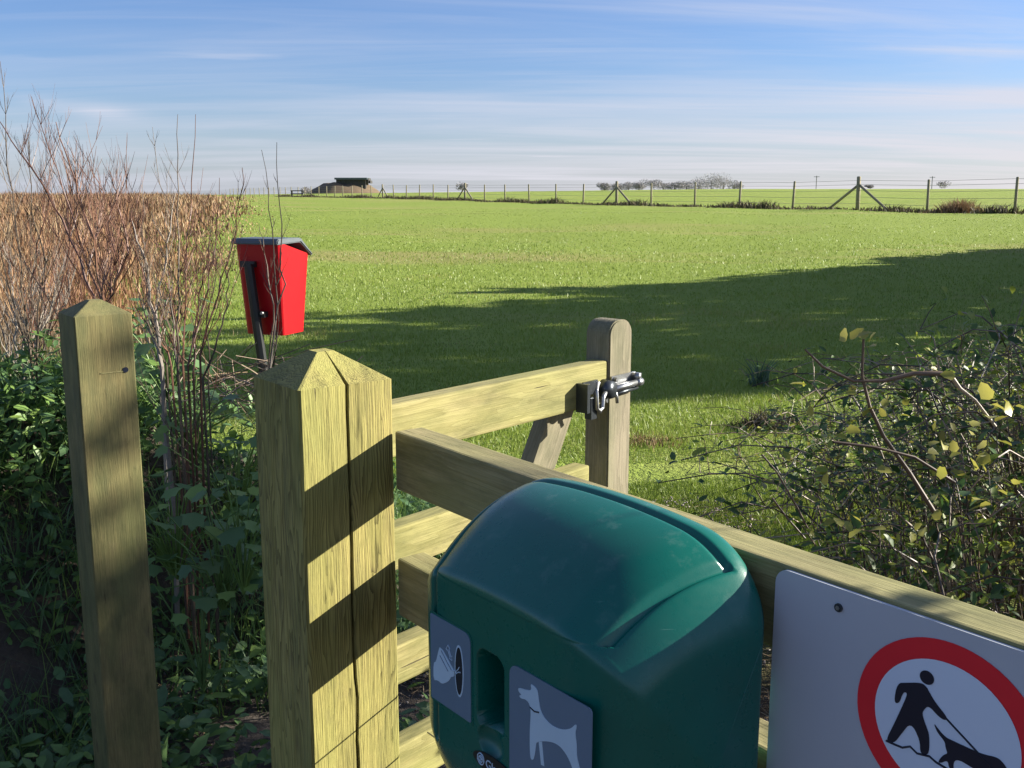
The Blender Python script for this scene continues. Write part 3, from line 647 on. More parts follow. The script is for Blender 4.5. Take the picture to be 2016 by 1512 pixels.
for dz_, dy_ in ((.12, .05), (.38, .0)):
    mb = MB(); mb.box((-.142, dy_, zt_-dz_), (.03, .09, .03)); mb.build('clamp', M['black_plastic'], rb)
mb = MB(); mb.add(*disc((-.168, -.04, zt_-.37), (-1, 0, 0), .008, .01, 8)); mb.build('clamp_bolt', M['steel'], rb)

# ---------------------------------------------------------------- post and wire fence across the field
ff = empty('wire_fence', (0, 0, 0)); tag(ff, 'long post and wire fence crossing the field to the horizon', 'fence')
A = np.array([16.8, 34.8]); dirn = np.array([-12.87, 27.7]); dirn /= np.linalg.norm(dirn)
def gh(x, y): return float(ground_h(x, y))
mb = MB(); mb.tube([(0, 0, -.3), (0, 0, 1.18), (0, 0, 1.2)], [.05, .048, .03], 8); pm = mb.mesh('post'); smooth(pm); pm.materials.append(M['far_post'])
mb = MB(); mb.tube([(0, 0, -.3), (0, 0, 1.28), (0, 0, 1.3)], [.08, .078, .05], 8); sm_ = mb.mesh('post'); smooth(sm_); sm_.materials.append(M['far_post'])
tops = []; strain = (2, 7, 13, 19)
for i in range(-3, 44):
    s = i*3.72 if i < 13 else 13*3.72+(i-13)*3.3
    p = A+dirn*(s+rng.normal(0, .12)); z = gh(*p)
    o = link('post', sm_ if i in strain else pm, None, ff); o.location = (p[0], p[1], z); o.rotation_euler = (rng.normal(0, .02), rng.normal(0, .02), rng.random()*6)
    tops.append((p, z))
    if i in strain:
        for sg in (-1, 1):
            q = p+dirn*sg*1.75; m2 = MB(); m2.tube([(p[0], p[1], z+.98), (q[0], q[1], gh(*q)-.05)], .055, 6); m2.build('strut', M['far_post'], ff, True)
for hgt in (.25, .5, .75, .98, 1.14):
    m2 = MB(); m2.tube([(p[0], p[1]-.05, z+hgt) for p, z in tops], .006, 4); m2.build('wire', M['wire'], ff)
# rough grass at the fence foot
def tussocks(name, pts, n, rad, hgt, wid, mtl, label, zf=gh, kind='stuff', cat=None):
    X = []; Y = []; Zs = []; H = []
    for (px, py, s) in pts:
        k = int(n*s); a = rng.normal(0, rad*s**.5, k); b = rng.normal(0, rad*.5, k); X.append(px+a); Y.append(py+b); H.append(hgt*s*rng.uniform(.4, 1.1, k)*np.exp(-(a/(rad*1.6))**2))
    X = np.concatenate(X); Y = np.concatenate(Y); H = np.concatenate(H); Z_ = np.array([zf(a, b) for a, b in zip(X, Y)])
    v, f = blades(len(X), X, Y, Z_, H, np.full(len(X), wid)*rng.uniform(.6, 1.4, len(X)), 1.2); me = npmesh(name, v, f); set_attr(me, 'rnd', np.repeat(rng.random(len(X))*.98, 5))
    o = link(name, me, mtl); tag(o, label, cat, None, kind); return o
pts = []
for s in np.arange(-8, 110, .7):
    if rng.random() < .92: p = A+dirn*(s+rng.normal(0, .3)); pts.append((p[0], p[1]-.1, rng.uniform(.25, 1.0)*(1.3 if noise.noise(Vector((s*.15, 0, 0))) > 0 else .6)))
tussocks('rough_grass', pts, 130, .6, .34, .05, M['tuss'], 'dark rough grass growing along the foot of the wire fence')
for k, (i, w, h) in enumerate(((1, .55, .36), (.35, .9, .5))):
    p = A+dirn*(3.72*(i+.0)); p = p+dirn*(.9 if k == 0 else 1.2)
    if k == 1: tussocks('bracken_clump', [(p[0], p[1]-.2, 1)], 900, .5, .55, .03, M['red_tuss'], 'rust brown clump of dead bracken at the foot of the wire fence', kind=None, cat='plant')

# ---------------------------------------------------------------- far mound, bunker, trees, poles
def mound():
    c = at(676, 380, 350); n = 40; vs = []; X = np.linspace(-1, 1, n); 
    v = []; 
    for j in range(n):
        for i in range(n):
            a, b = X[i], X[j]; r = math.hypot(a, b); hh = max(0, 1-r**2.0)**1.0
            hh = hh*(1-.25*(a < -.1)*min(1, (-.1-a)*1.4)); v.append((c.x+a*13.5, c.y+b*14, gh(c.x, c.y)-.6+4.5*min(hh*1.5, 1)*(.85+.15*noise.noise(Vector((a*4, b*4, 0))))*1.0))
    f = [(j*n+i, j*n+i+1, (j+1)*n+i+1, (j+1)*n+i) for j in range(n-1) for i in range(n-1)]
    me = bpy.data.meshes.new('mound'); me.from_pydata(v, [], f); smooth(me)
    m, nt, b = mat('dead_grass_slope'); P = node(nt, 'ShaderNodeNewGeometry').outputs['Position']
    col = mixc(nt, noise_(nt, P, .5, 5, .7), (.09, .06, .04), (.20, .15, .085)); nt.links.new(col, b.inputs['Base Color']); b.inputs['Roughness'].default_value = 1
    o = link('mound', me, m); tag(o, 'brown grassy mound under the bunker on the skyline', kind='structure')
    return c
mc = mound()
bk = empty('bunker', (0, 0, 0)); tag(bk, 'low dark flat-roofed lookout on the brown mound at the horizon', 'building')
b0 = at(694, 362, 346); zt = at(694, 351, 346).z; zb = at(694, 366, 346).z
bk.location = (b0.x, b0.y, 0)
mb = MB(); mb.box((0, 0, (zb+zt)/2-.5), (9.6, 7, zt-zb-.2+1)); mb.build('wall', M['concrete'], bk)
mb = MB(); mb.box((.1, -.4, zt-.15), (10.6, 8.0, .6)); mb.build('roof', M['lid'], bk)
mb = MB(); mb.box((5.3, 0, zt-.8), (.8, 6, 1.6)); mb.box((6.0, 0, zt-1.2), (.5, 5, .9)); mb.build('side_wing', M['concrete'], bk)
for i in range(6):
    mb = MB(); mb.box((-4+i*1.5, -3.55, (zb+zt)/2+.2), (.9, .12, .7)); mb.build('window', M['black_plastic'], bk)
# field stile or stand left of the mound
stl = empty('wooden_stile', (0, 0, 0)); tag(stl, 'small dark timber stile by the far left end of the wire fence', 'stile'); p = at(585, 384, 125); stl.location = (p.x, p.y, gh(p.x, p.y))
for dx in (-.85, .85):
    mb = MB(); mb.box((dx*.7, 0, .4), (.14, .14, .8)); mb.build('post', M['concrete'], stl)
for z in (.4, .75): mb = MB(); mb.box((0, -.09, z), (1.5, .08, .12)); mb.build('rail', M['concrete'], stl)
def canopy(name, c, rx, ry, rz, n, size, mtl, parent=None, hollow=.25, lumps=5, seed=0):
    rg = np.random.default_rng(seed); cs = []
    for k in range(lumps): a = rg.uniform(0, 2*pi); q = rg.uniform(0, .6); cs.append((q*math.cos(a)*rx, q*math.sin(a)*ry, rg.uniform(-.35, .45)*rz, rg.uniform(.45, .7)))
    V_ = []; F_ = []; Rn = []
    per = n//lumps
    for (ax, ay, az_, s) in cs:
        d = rg.normal(size=(per, 3)); d /= np.linalg.norm(d, axis=1)[:, None]; rr = s*(hollow+(1-hollow)*rg.random(per)**.4)
        P = np.c_[ax+d[:, 0]*rx*rr, ay+d[:, 1]*ry*rr, az_+d[:, 2]*rz*rr]+np.array(c); V_.append(P)
    P = np.concatenate(V_); n = len(P)
    a = rg.normal(size=(n, 3)); a /= np.linalg.norm(a, axis=1)[:, None]; b = np.cross(a, rg.normal(size=(n, 3))); b /= np.linalg.norm(b, axis=1)[:, None]
    sz = size*rg.uniform(.6, 1.4, n)[:, None]
    v = np.stack([P-a*sz*.5, P+b*sz*.28, P+a*sz*.5, P-b*sz*.28], 1).reshape(-1, 3); f = (np.arange(n)*4)[:, None]+np.array([0, 1, 2, 3])
    me = npmesh(name, v, f); set_attr(me, 'rnd', np.repeat(rg.random(n)*.98, 4)); return link(name, me, mtl, parent)
def branches(name, base, h, n, r, mtl, parent, spread=.5, seed=0, depth=3):
    rg = random.Random(seed); mb = MB()
    def grow(p, d, l, rr, dep):
        pts = [p]; q = p.copy(); dd = d.copy()
        for i in range(4):
            dd = (dd+Vector((rg.gauss(0, .12), rg.gauss(0, .12), rg.gauss(.05, .06)))).normalized(); q = q+dd*l/4; pts.append(q.copy())
        mb.tube(pts, [rr*(1-.15*i) for i in range(5)], 4 if dep < 2 else 5, False)
        if dep > 0:
            for k in range(n):
                i = rg.choice((2, 3, 4)); a = Vector((rg.gauss(0, spread), rg.gauss(0, spread), rg.uniform(.1, .9)))
                grow(pts[i].copy(), (dd*.8+a).normalized(), l*rg.uniform(.55, .8), rr*.55, dep-1)
    grow(Vector(base), Vector((0, 0, 1)), h*.42, r, depth); me = mb.mesh(name); set_attr(me, 'rnd', np.random.default_rng(seed).random(len(me.vertices))*.98)
    return link(name, me, mtl, parent)
haze_tree = leafmat('haze_tinted_twigs', [(0, (.30, .28, .30)), (1, (.44, .41, .42))], .1, .9)  # distance haze put into the pale grey twig colour
defs = [(1190, 6, 5), (1215, 5, 6), (1238, 7, 7), (1258, 6, 6), (1283, 8, 8), (1306, 7, 7), (1328, 6, 7), (1352, 8, 8), (1376, 11, 9), (1400, 12, 10), (1424, 10, 9), (1446, 8, 6)]
for k, (px, hh, ww) in enumerate(defs):
    Y = 420+(k % 3)*12; p = at(px, 371, Y); zz = at(px, 371, Y).z-3
    t = empty('bare_tree', (p.x, p.y, zz)); hh = hh*.50
    tag(t, {0: 'leftmost low hazy bare tree of the far copse on the horizon', 9: 'tallest and widest hazy bare tree of the far copse on the horizon', 11: 'rightmost hazy bare tree of the far copse on the horizon', 4: 'broad bare tree in the middle of the far copse behind the wire fence'}.get(k, 'bare hazy winter tree in the far copse on the horizon'), 'tree', 'bare trees of the far copse')
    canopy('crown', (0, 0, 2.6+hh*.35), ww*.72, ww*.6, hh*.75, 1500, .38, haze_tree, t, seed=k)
    mb = MB(); mb.tube([(0, 0, 0), (0, 0, 3+hh*.5)], [.3, .15], 6); mb.build('trunk', M['twig_dark'], t)
for lab, px, py, w, h, Y in (('small hazy bush behind the wire fence in the middle of the skyline', 910, 371, 4.2, 2.2, 300), ('small dark bush at the horizon near the right telegraph pole', 1858, 369, 6, 2.4, 380), ('tiny dark heap of scrub on the right skyline beside the braced post', 1712, 369.5, 3.5, .9, 300), ('low bush on the skyline left of the brown mound', 600, 381, 3.5, 2.2, 300)):
    p = at(px, py, Y); t = empty('bush', (p.x, p.y, p.z-.8)); tag(t, lab, 'bush')
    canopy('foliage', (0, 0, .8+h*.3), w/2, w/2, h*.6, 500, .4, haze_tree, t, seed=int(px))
for k, (px, py, lab) in enumerate(((1608, 346, 'thin telegraph pole on the skyline left of the big braced fence post'), (1836, 347, 'thin telegraph pole on the skyline at the far right'))):
    Y = 420; p = at(px, py, Y); t = empty('telegraph_pole', (p.x, p.y, p.z-8)); tag(t, lab, 'telegraph pole', 'telegraph poles on the skyline')
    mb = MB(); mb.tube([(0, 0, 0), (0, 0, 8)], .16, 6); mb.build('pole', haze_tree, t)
    mb = MB(); mb.box((0, 0, 7.6), (2.2, .2, .2)); mb.build('crossarm', haze_tree, t)

# ---------------------------------------------------------------- dry reeds and scrub on the left
def reeds(name, n, y0, y1, inset, h0, w0, mtl, label, edge=True, spread=None):
    y = np.exp(rng.uniform(math.log(y0), math.log(y1), n)); ex = edge_x(y)+.25*np.sin(y*1.1)*np.sin(y*.37+1)+rng.normal(0, .02, n)*y
    x = ex-inset-rng.random(n)**1.1*(spread or (y*.5+3)); z = ground_h(x, y)
    d, _ = bank_d(x, y); z = np.maximum(z, np.where(y < 5.6, bank_h(x, y), -1))
    pn = np.array([noise.noise(Vector((a*.6, b*.35, 3))) for a, b in zip(x, y)])
    rim = np.clip((ex-inset-x)/3.2, .12, 1)
    pn2 = np.array([noise.noise(Vector((a*.35, b*.16, 8))) for a, b in zip(x, y)]); hg = h0*rng.uniform(.45, 1.15, n)*(1+.5*pn+.5*pn2)*rim*np.interp(y, [9, 24, 60], [1, .55, .55]); wd = w0*np.clip(y/6, .8, 8)*rng.uniform(.6, 1.4, n)
    v, f = blades(n, x, y, z, hg, wd, .45); me = npmesh(name, v, f); set_attr(me, 'rnd', np.repeat(np.clip(.5+.6*pn+.5*pn2+rng.normal(0, .2, n), 0, .98), 5))
    o = link(name, me, mtl); tag(o, label, kind='stuff'); return o
reeds('dry_reeds', 90000, 11, 110, 0, .95, .008, M['reed_far'], 'rust brown dry reeds and scrub lining the left side of the field')
reeds('dry_grass', 26000, 4.6, 12, .2, .95, .004, M['reed'], 'pale dry grass stems behind the left post', spread=7)

# bare saplings: every main stem a part with its own twigs
def stem_mesh(path, r0, rg, twigs, tl, lean=.5, sub=True):
    mb = MB(); pts = [Vector(p) for p in path]; fine = []
    for i in range(len(pts)-1):
        for k in range(4): fine.append(pts[i].lerp(pts[i+1], k/4)+Vector((rg.gauss(0, .004), rg.gauss(0, .004), 0)))
    fine.append(pts[-1]); m = len(fine); rad = [r0*(1-.82*i/(m-1)) for i in range(m)]
    mb.tube(fine, rad, 5, False)
    def twig(p, d, l, r, dep):
        q = p.copy(); ps = [p]; dd = d.copy()
        for i in range(4): dd = (dd+Vector((rg.gauss(0, .07), rg.gauss(0, .07), .13))).normalized(); q = q+dd*l/4; ps.append(q.copy())
        mb.tube(ps, [r, r*.85, r*.7, r*.55, r*.35], 3, False)
        if dep:
            for k in range(rg.choice((2, 3, 4))):
                i = rg.choice((1, 2, 3)); a = Vector((rg.gauss(0, .5), rg.gauss(0, .5), .45)); twig(ps[i].copy(), (dd+a).normalized(), l*rg.uniform(.35, .6), r*.6, dep-1)
    for k in range(twigs):
        u = rg.uniform(.22, .97); i = int(u*(m-1)); a = rg.uniform(0, 2*pi)
        dd = Vector((math.cos(a)*.55, math.sin(a)*.55, .85)).normalized(); twig(fine[i].copy(), dd, tl*rg.uniform(.5, 1.1)*(1.15-u), max(.0008, rad[i]*.5), 1 if sub else 0)
    return mb
def shrub(label, Y, specs, mtl, group, r0=.007, twigs=9, tl=.35, seed=1):
    rg = random.Random(seed); b = at(specs[0][0][0], specs[0][0][1], Y); zb = float(max(bank_h(b.x, b.y), gh(b.x, b.y)))
    root = empty('bare_shrub', (b.x, b.y, zb)); tag(root, label, 'shrub', group)
    for j, path in enumerate(specs):
        yy = Y+rg.gauss(0, .12); P = [at(px, py, yy+rg.gauss(0, .03)) for px, py in path]
        first = Vector((b.x+(P[0].x-b.x)*.5, b.y+(yy-Y)*.4, zb-.05)); P = ([first] if P[0].z > zb+.05 else [])+P
        mb = stem_mesh(P, r0*rg.uniform(.7, 1.25), rg, twigs, tl); me = mb.mesh('stem')
        set_attr(me, 'rnd', np.full(len(me.vertices), rg.random()*.98)); mm = mtl if not isinstance(mtl, list) else rg.choice(mtl)
        o = link('stem', me, mm, root); o.location = -root.location
    return root
T, TD, TP = M['twig'], M['twig_dark'], M['twig_pale']
shrub('tall red-brown bare sapling rising behind the left post', 3.3, [[(200, 600), (150, 450), (100, 300), (62, 190)], [(205, 600), (180, 470), (150, 360), (110, 240)], [(190, 590), (120, 430), (60, 330), (-10, 225)], [(215, 600), (225, 500), (200, 380), (170, 300)], [(210, 600), (255, 500), (235, 400), (215, 335)]], T, 'bare red-brown saplings on the bank', .0058, 20, .46, 3)
shrub('dense bare sapling clump between the left post and the red bin', 3.2, [[(345, 720), (335, 560), (320, 400), (300, 250)], [(352, 720), (350, 560), (352, 380), (350, 225)], [(362, 720), (368, 540), (372, 400), (385, 225)], [(372, 720), (400, 600), (425, 470), (432, 350)], [(340, 720), (300, 620), (270, 500), (245, 320)], [(395, 700), (425, 580), (468, 450), (477, 330)], [(330, 720), (290, 600), (285, 480), (280, 360)], [(380, 730), (385, 600), (410, 520), (420, 400)], [(356, 720), (340, 600), (375, 480), (400, 330)]], [T, TD, T], 'bare red-brown saplings on the bank', .0040, 15, .36, 5)
shrub('dark twiggy stems crossing in front of the red bin', 2.95, [[(538, 735), (545, 600), (540, 450), (515, 295)], [(532, 730), (555, 560), (552, 440), (545, 280)], [(528, 735), (538, 600), (520, 500), (510, 440)]], TD, 'bare red-brown saplings on the bank', .0032, 6, .16, 8)
shrub('slender bare stem forked low beside the red bin', 3.1, [[(398, 745), (440, 640), (450, 560), (436, 500)], [(410, 740), (405, 640), (430, 520), (436, 470)]], TD, None, .0038, 5, .15, 9)
shrub('pale grey bare stem leaning left behind the saplings', 3.35, [[(318, 720), (305, 620), (285, 520), (258, 430)], [(312, 720), (310, 600), (330, 480), (345, 380)]], TP, None, .0085, 7, .25, 10)
shrub('reddish bare shrub at the left edge of the bank', 3.9, [[(60, 700), (40, 520), (15, 330), (0, 120)], [(70, 700), (85, 520), (60, 400), (55, 260)], [(50, 700), (20, 560), (-20, 420), (-60, 300)], [(80, 700), (120, 560), (150, 420), (155, 300)], [(65, 700), (60, 560), (95, 400), (100, 280)]], [T, TD], 'bare red-brown saplings on the bank', .006, 26, .5, 12)
shrub('twiggy reddish shrub right behind the top of the left post', 4.6, [[(140, 680), (120, 560), (110, 430), (95, 330)], [(150, 680), (160, 540), (175, 420), (180, 350)], [(160, 680), (190, 560), (225, 430), (235, 380)], [(145, 680), (135, 520), (140, 400), (135, 320)], [(160, 680), (210, 590), (260, 480), (275, 420)]], T, 'bare red-brown saplings on the bank', .005, 28, .48, 14)
shrub('pale tangled shrub low behind the left post', 4.3, [[(30, 720), (30, 620), (20, 540), (10, 470)], [(40, 720), (55, 620), (70, 520), (80, 470)], [(50, 720), (90, 640), (110, 560), (130, 500)], [(20, 720), (0, 640), (-30, 560), (-40, 500)], [(45, 720), (75, 650), (130, 600), (150, 520)]], TP, None, .006, 22, .35, 15)

# ---------------------------------------------------------------- weeds on the bank
def leaf_shape(n=5, lob=.25, fold=.12, length=1., width=.5):
    vs = []; fs = []
    for i in range(n+1):
        u = i/n; w = width*math.sin(pi*min(1, u*.92+.06))**.8*(1-.35*u)*(1+lob*(i % 2)); z = -.25*u*u*length*.6
        vs += [(u*length, -w/2, z+fold*w), (u*length, 0, z), (u*length, w/2, z+fold*w)]
    for i in range(n):
        a = i*3; fs += [(a, a+3, a+4, a+1), (a+1, a+4, a+5, a+2)]
    return vs, fs
lv, lf = leaf_shape(); LV = np.array(lv); LF = np.array(lf)
def leaf_mass(name, P, size, mtl, label, kind='stuff', nrm_up=.6, parent=None, seed=0, cat=None):
    rg = np.random.default_rng(seed); n = len(P); yaw = rg.uniform(0, 2*pi, n); pit = rg.normal(.1, .5, n); rol = rg.normal(0, .45, n)
    sz = size*rg.uniform(.5, 1.4, n)
    x, y, z = (LV*np.array([1, 1, 1])).T
    X = sz[:, None]*x; Y = sz[:, None]*y; Zz = sz[:, None]*z
    Y, Zz = Y*np.cos(rol)[:, None]-Zz*np.sin(rol)[:, None], Y*np.sin(rol)[:, None]+Zz*np.cos(rol)[:, None]
    X, Zz = X*np.cos(pit)[:, None]-Zz*np.sin(pit)[:, None], X*np.sin(pit)[:, None]+Zz*np.cos(pit)[:, None]
    X, Y = X*np.cos(yaw)[:, None]-Y*np.sin(yaw)[:, None], X*np.sin(yaw)[:, None]+Y*np.cos(yaw)[:, None]
    v = np.stack([X, Y, Zz], -1)+P[:, None, :]; f = (np.arange(n)*len(LV))[:, None, None]+LF[None]
    me = npmesh(name, v.reshape(-1, 3), f.reshape(-1, 4)); set_attr(me, 'rnd', np.repeat(rg.random(n)*.98, len(LV))); smooth(me)
    o = link(name, me, mtl, parent); tag(o, label, cat, None, kind); return o
def bank_points(n, dmax, hmin, lo, hi, seed=1, patch=.0):
    rg = np.random.default_rng(seed); out = []
    while len(out) < n:
        x = rg.uniform(-4.5, .1); y = rg.uniform(.9, 5.2); d, t = bank_d(np.array(x), np.array(y))
        if d > dmax: continue
        z = max(float(bank_h(x, y)), .01)
        if z < hmin or noise.noise(Vector((x*2.2, y*2.2, z*2+5))) < patch: continue
        out.append((x, y, z+rg.uniform(lo, hi)*(.4+.9*max(0, noise.noise(Vector((x*3, y*3, 1)))+.5)))); 
    return np.array(out)
leaf_mass('undergrowth', bank_points(26000, 1.6, -.2, 0, .20, 1, -.2), .05, M['weed'], 'low dark green weeds covering the earth bank', seed=1)
leaf_mass('nettle_cover', bank_points(9000, .42, .35, .08, .38, 2, -.35), .045, M['weed'], 'leafy nettles and goosegrass on top of the bank', seed=2)
# grassy blades on the bank
bp = bank_points(14000, 1.2, .0, 0, .02, 3, -.25)
v, f = blades(len(bp), bp[:, 0], bp[:, 1], bp[:, 2], rng.uniform(.08, .30, len(bp)), rng.uniform(.003, .006, len(bp)), 1.3)
me = npmesh('bank_grass', v, f); set_attr(me, 'rnd', np.repeat(rng.random(len(bp))*.75, 5)); tag(link('bank_grass', me, M['weed']), 'long arching grass blades on the dark bank', kind='stuff')
# broad-leaved plants, each leaf a part
def lobed_leaf(n=9, s=1.0):
    out = [(0, 0)]
    for side in (1, -1):
        pass
    vs = [(0, 0, 0)]; pts = []
    for i in range(n):
        a = -1.25+2.5*i/(n-1); r = (.62+.38*math.cos(a*1.1))*(1 if i % 2 == 0 else .78); pts.append((r*math.cos(a), r*math.sin(a)*.95, .10*abs(math.sin(a))-.22*r*r*.5))
    vs += pts; fs = [(0, i+1, i+2) for i in range(n-1)]
    me = bpy.data.meshes.new('leaf'); me.from_pydata(vs, [], fs); smooth(me); set_attr(me, 'rnd', [.3]*len(vs)); me.materials.append(M['weed']); return me
LL = lobed_leaf()
def broad_plant(label, P, n, spread, size, seed):
    rg = random.Random(seed); root = empty('broadleaf_weed', P); tag(root, label, 'plant', 'broad-leaved weeds between the posts')
    mb = MB(); spots = []
    for i in range(n):
        a = rg.uniform(0, 2*pi); r = spread*rg.random()**.6; tip = Vector((math.cos(a)*r, math.sin(a)*r*.8, rg.uniform(.05, .34)))
        mb.tube([(0, 0, 0), tip*.5+Vector((0, 0, .05)), tip], [.003, .0022, .0016], 4, False); spots.append((tip, a))
    me = mb.mesh('stem'); set_attr(me, 'rnd', [.4]*len(me.vertices)); link('stem', me, M['weed'], root)
    for tip, a in spots:
        o = link('leaf', LL, None, root); o.location = tip; s = size*rg.uniform(.6, 1.25); o.scale = (s, s, s); o.rotation_euler = (rg.gauss(0, .35), rg.gauss(.15, .35), a+rg.gauss(0, .5))
for k, (px, py, Y, n, sp, sz, lab) in enumerate(((350, 1120, 2.95, 42, .22, .055, 'bright broad-leaved weed hugging the right side of the left post'), (440, 1180, 2.8, 40, .2, .05, 'broad-leaved weed hanging midway between the two posts'), (470, 1010, 3.2, 40, .22, .055, 'broad-leaved weed beside the shaded face of the cracked post'), (380, 900, 3.35, 34, .2, .055, 'broad-leaved weed high on the bank between the posts'), (330, 770, 3.5, 34, .2, .06, 'broad-leaved weed on the crest of the bank under the saplings'), (400, 1340, 2.75, 18, .13, .04, 'small weed on the bare soil low between the posts'), (480, 1150, 2.7, 26, .13, .055, 'weed whose leaves touch the shaded side of the cracked post'))):
    p = at(px, py+20, Y); broad_plant(lab, p, n, sp, sz, 30+k)
# dead sticks by the saplings
mb = MB(); c = at(470, 745, 3.6)
for k in range(90):
    p = c+Vector((rng.normal(0, .14), rng.normal(0, .1), rng.normal(-.02, .05))); a = rng.uniform(0, 2*pi); d = Vector((math.cos(a), math.sin(a), rng.normal(0, .45)))*rng.uniform(.06, .2); mb.tube([p-d, p+Vector((0, 0, .01)), p+d], .0018, 3, False)
me = mb.mesh('dead_sticks'); set_attr(me, 'rnd', rng.random(len(me.vertices))*.98); tag(link('dead_sticks', me, M['cane']), 'heap of dead brown sticks beside the cracked post', kind='stuff')
# stones in the bank, chips on the path
def rock(name, c, r, seed, mtl, label, cat='stone', group=None):
    bm = bmesh.new(); bmesh.ops.create_icosphere(bm, subdivisions=3, radius=1)
    for v in bm.verts: v.co *= 1+.28*noise.noise(v.co*1.6+Vector((seed, 0, 0)))+.08*noise.noise(v.co*5); v.co.x *= r[0]; v.co.y *= r[1]; v.co.z *= r[2]
    me = bpy.data.meshes.new(name); bm.to_mesh(me); bm.free(); smooth(me); o = link(name, me, mtl); o.location = c; tag(o, label, cat, group); return o
n = 9000; cx = rng.uniform(-2.6, 1.2, n); cy = rng.uniform(2.2, 5.2, n); cz = ground_h(cx, cy)+.03; sz = rng.uniform(.004, .013, n)
P = np.c_[cx, cy, cz]; d = rng.normal(size=(n, 4, 3)); d /= np.linalg.norm(d, axis=2)[..., None]
v = P[:, None]+d*sz[:, None, None]; f = (np.arange(n)*4)[:, None, None]+np.array([[0, 1, 2], [0, 2, 3], [0, 3, 1], [1, 3, 2]])[None]
tag(link('stone_chips', npmesh('stone_chips', v.reshape(-1, 3), f.reshape(-1, 3)), M['chip']), 'dark stone chips and litter on the path by the gate', kind='stuff')
n = 2600; cx = rng.uniform(-2.4, 1.2, n); cy = rng.uniform(2.2, 5.0, n); mb = MB()
for a, b in zip(cx, cy):
    z = gh(a, b)+.035; th = rng.uniform(0, 2*pi); l = rng.uniform(.02, .07); mb.tube([(a, b, z), (a+l*math.cos(th), b+l*math.sin(th), z+rng.uniform(0, .02)), (a+2*l*math.cos(th+.3), b+2*l*math.sin(th+.3), z)], .0011, 3, False)
me = mb.mesh('dead_grass'); set_attr(me, 'rnd', rng.random(len(me.vertices))*.98); tag(link('dead_grass', me, M['reed']), 'scattered pale dead grass stalks on the dark path', kind='stuff')

# ---------------------------------------------------------------- bramble thicket on the right
def bramble(label, c, r, ncane, nleaf, nobj, seed, thing_name='bramble_bush', cage=None):
    rg = random.Random(seed); ng = np.random.default_rng(seed); root = empty(thing_name, (c[0], c[1], gh(c[0], c[1]))); tag(root, label, 'bramble')
    z0 = root.location.z; C = Vector(c); mb = MB(); pts = []
    for k in range(ncane):
        a = rg.uniform(0, 2*pi); q = rg.random()**.5*.95; p = Vector((C.x+q*r[0]*math.cos(a), C.y+q*r[1]*math.sin(a), z0))
        a2 = a+rg.gauss(0, .9); H = (C.z-z0)+r[2]*math.sqrt(max(.05, 1-q*q))*rg.uniform(.55, 1.06); reach = rg.uniform(.1, .7)
        m = 9; ps = []; jx, jy = rg.gauss(0, .08), rg.gauss(0, .08)
        for i in range(m):
            u = i/(m-1); ps.append(p+Vector((math.cos(a2)*reach*u*u+jx*math.sin(u*3)+rg.gauss(0, .012), math.sin(a2)*reach*u*u+jy*math.sin(u*4)+rg.gauss(0, .012), H*math.sin(u*pi*.62)/math.sin(pi*.5))))
        r0 = rg.uniform(.0015, .0045); mb.tube(ps, [r0*(1-.07*i) for i in range(m)], 4, False)
        for i in range(2, m):
            for _ in range(2):
                pts.append(ps[i]+Vector((rg.gauss(0, .03), rg.gauss(0, .03), rg.gauss(0, .03))))
            if rg.random() < .6:
                d = Vector((rg.gauss(0, 1), rg.gauss(0, 1), rg.gauss(.3, .6))).normalized()*rg.uniform(.05, .2); e = ps[i]+d; mb.tube([ps[i], ps[i]+d*.55+Vector((0, 0, .01)), e], [r0*.5, r0*.4, r0*.3], 3, False); pts.append(e)
    me = mb.mesh('cane'); set_attr(me, 'rnd', np.repeat(ng.random(len(me.vertices)//4+1), 4)[:len(me.vertices)]*.98); o = link('cane', me, M['cane'], root); o.location = -root.location; o['kind'] = 'stuff'
    P = np.array([tuple(p) for p in pts]); P = P[ng.permutation(len(P))]
    dist = np.linalg.norm(P-np.array([0, 0, EYE]), axis=1)
    order = np.argsort(dist+ng.uniform(0, .5, len(P))); objp = P[order[:nobj]]; rest = P[order[nobj:nobj+nleaf]]
    extra = nleaf-len(rest)
    if extra > 0: idx = ng.integers(0, len(P), extra); rest = np.concatenate([rest, P[idx]+ng.normal(0, .05, (extra, 3))])
    o = leaf_mass('foliage', rest, .033, M['bramble_leaf'], None, 'stuff', parent=root, seed=seed); o.location = -root.location
    LM = []
    for s in range(6):
        me = bpy.data.meshes.new('leaf'); vv, ff_ = leaf_shape(4, .15+.1*(s % 3), .15, 1, .5+.06*s); me.from_pydata(vv, [], ff_); smooth(me); set_attr(me, 'rnd', [rg.random()*.9]*len(vv)); me.materials.append(M['bramble_leaf']); LM.append(me)
    for p in objp:
        o = link('leaf', rg.choice(LM), None, root); o.location = Vector(p)-root.location; s = rg.uniform(.018, .040); o.scale = (s, s, s); o.rotation_euler = (rg.gauss(0, .6), rg.gauss(0, .6), rg.uniform(0, 6.28))
    return root
br = bramble('tangled bramble bush with yellow-green leaves behind the sign on the right', (2.18, 2.75, .32), (1.28, 1.45, 1.0), 850, 20000, 295, 21)
bramble('low dark bramble clump beyond the main bramble bush', (2.5, 5.0, .12), (1.3, .9, .75), 220, 2200, 0, 22)
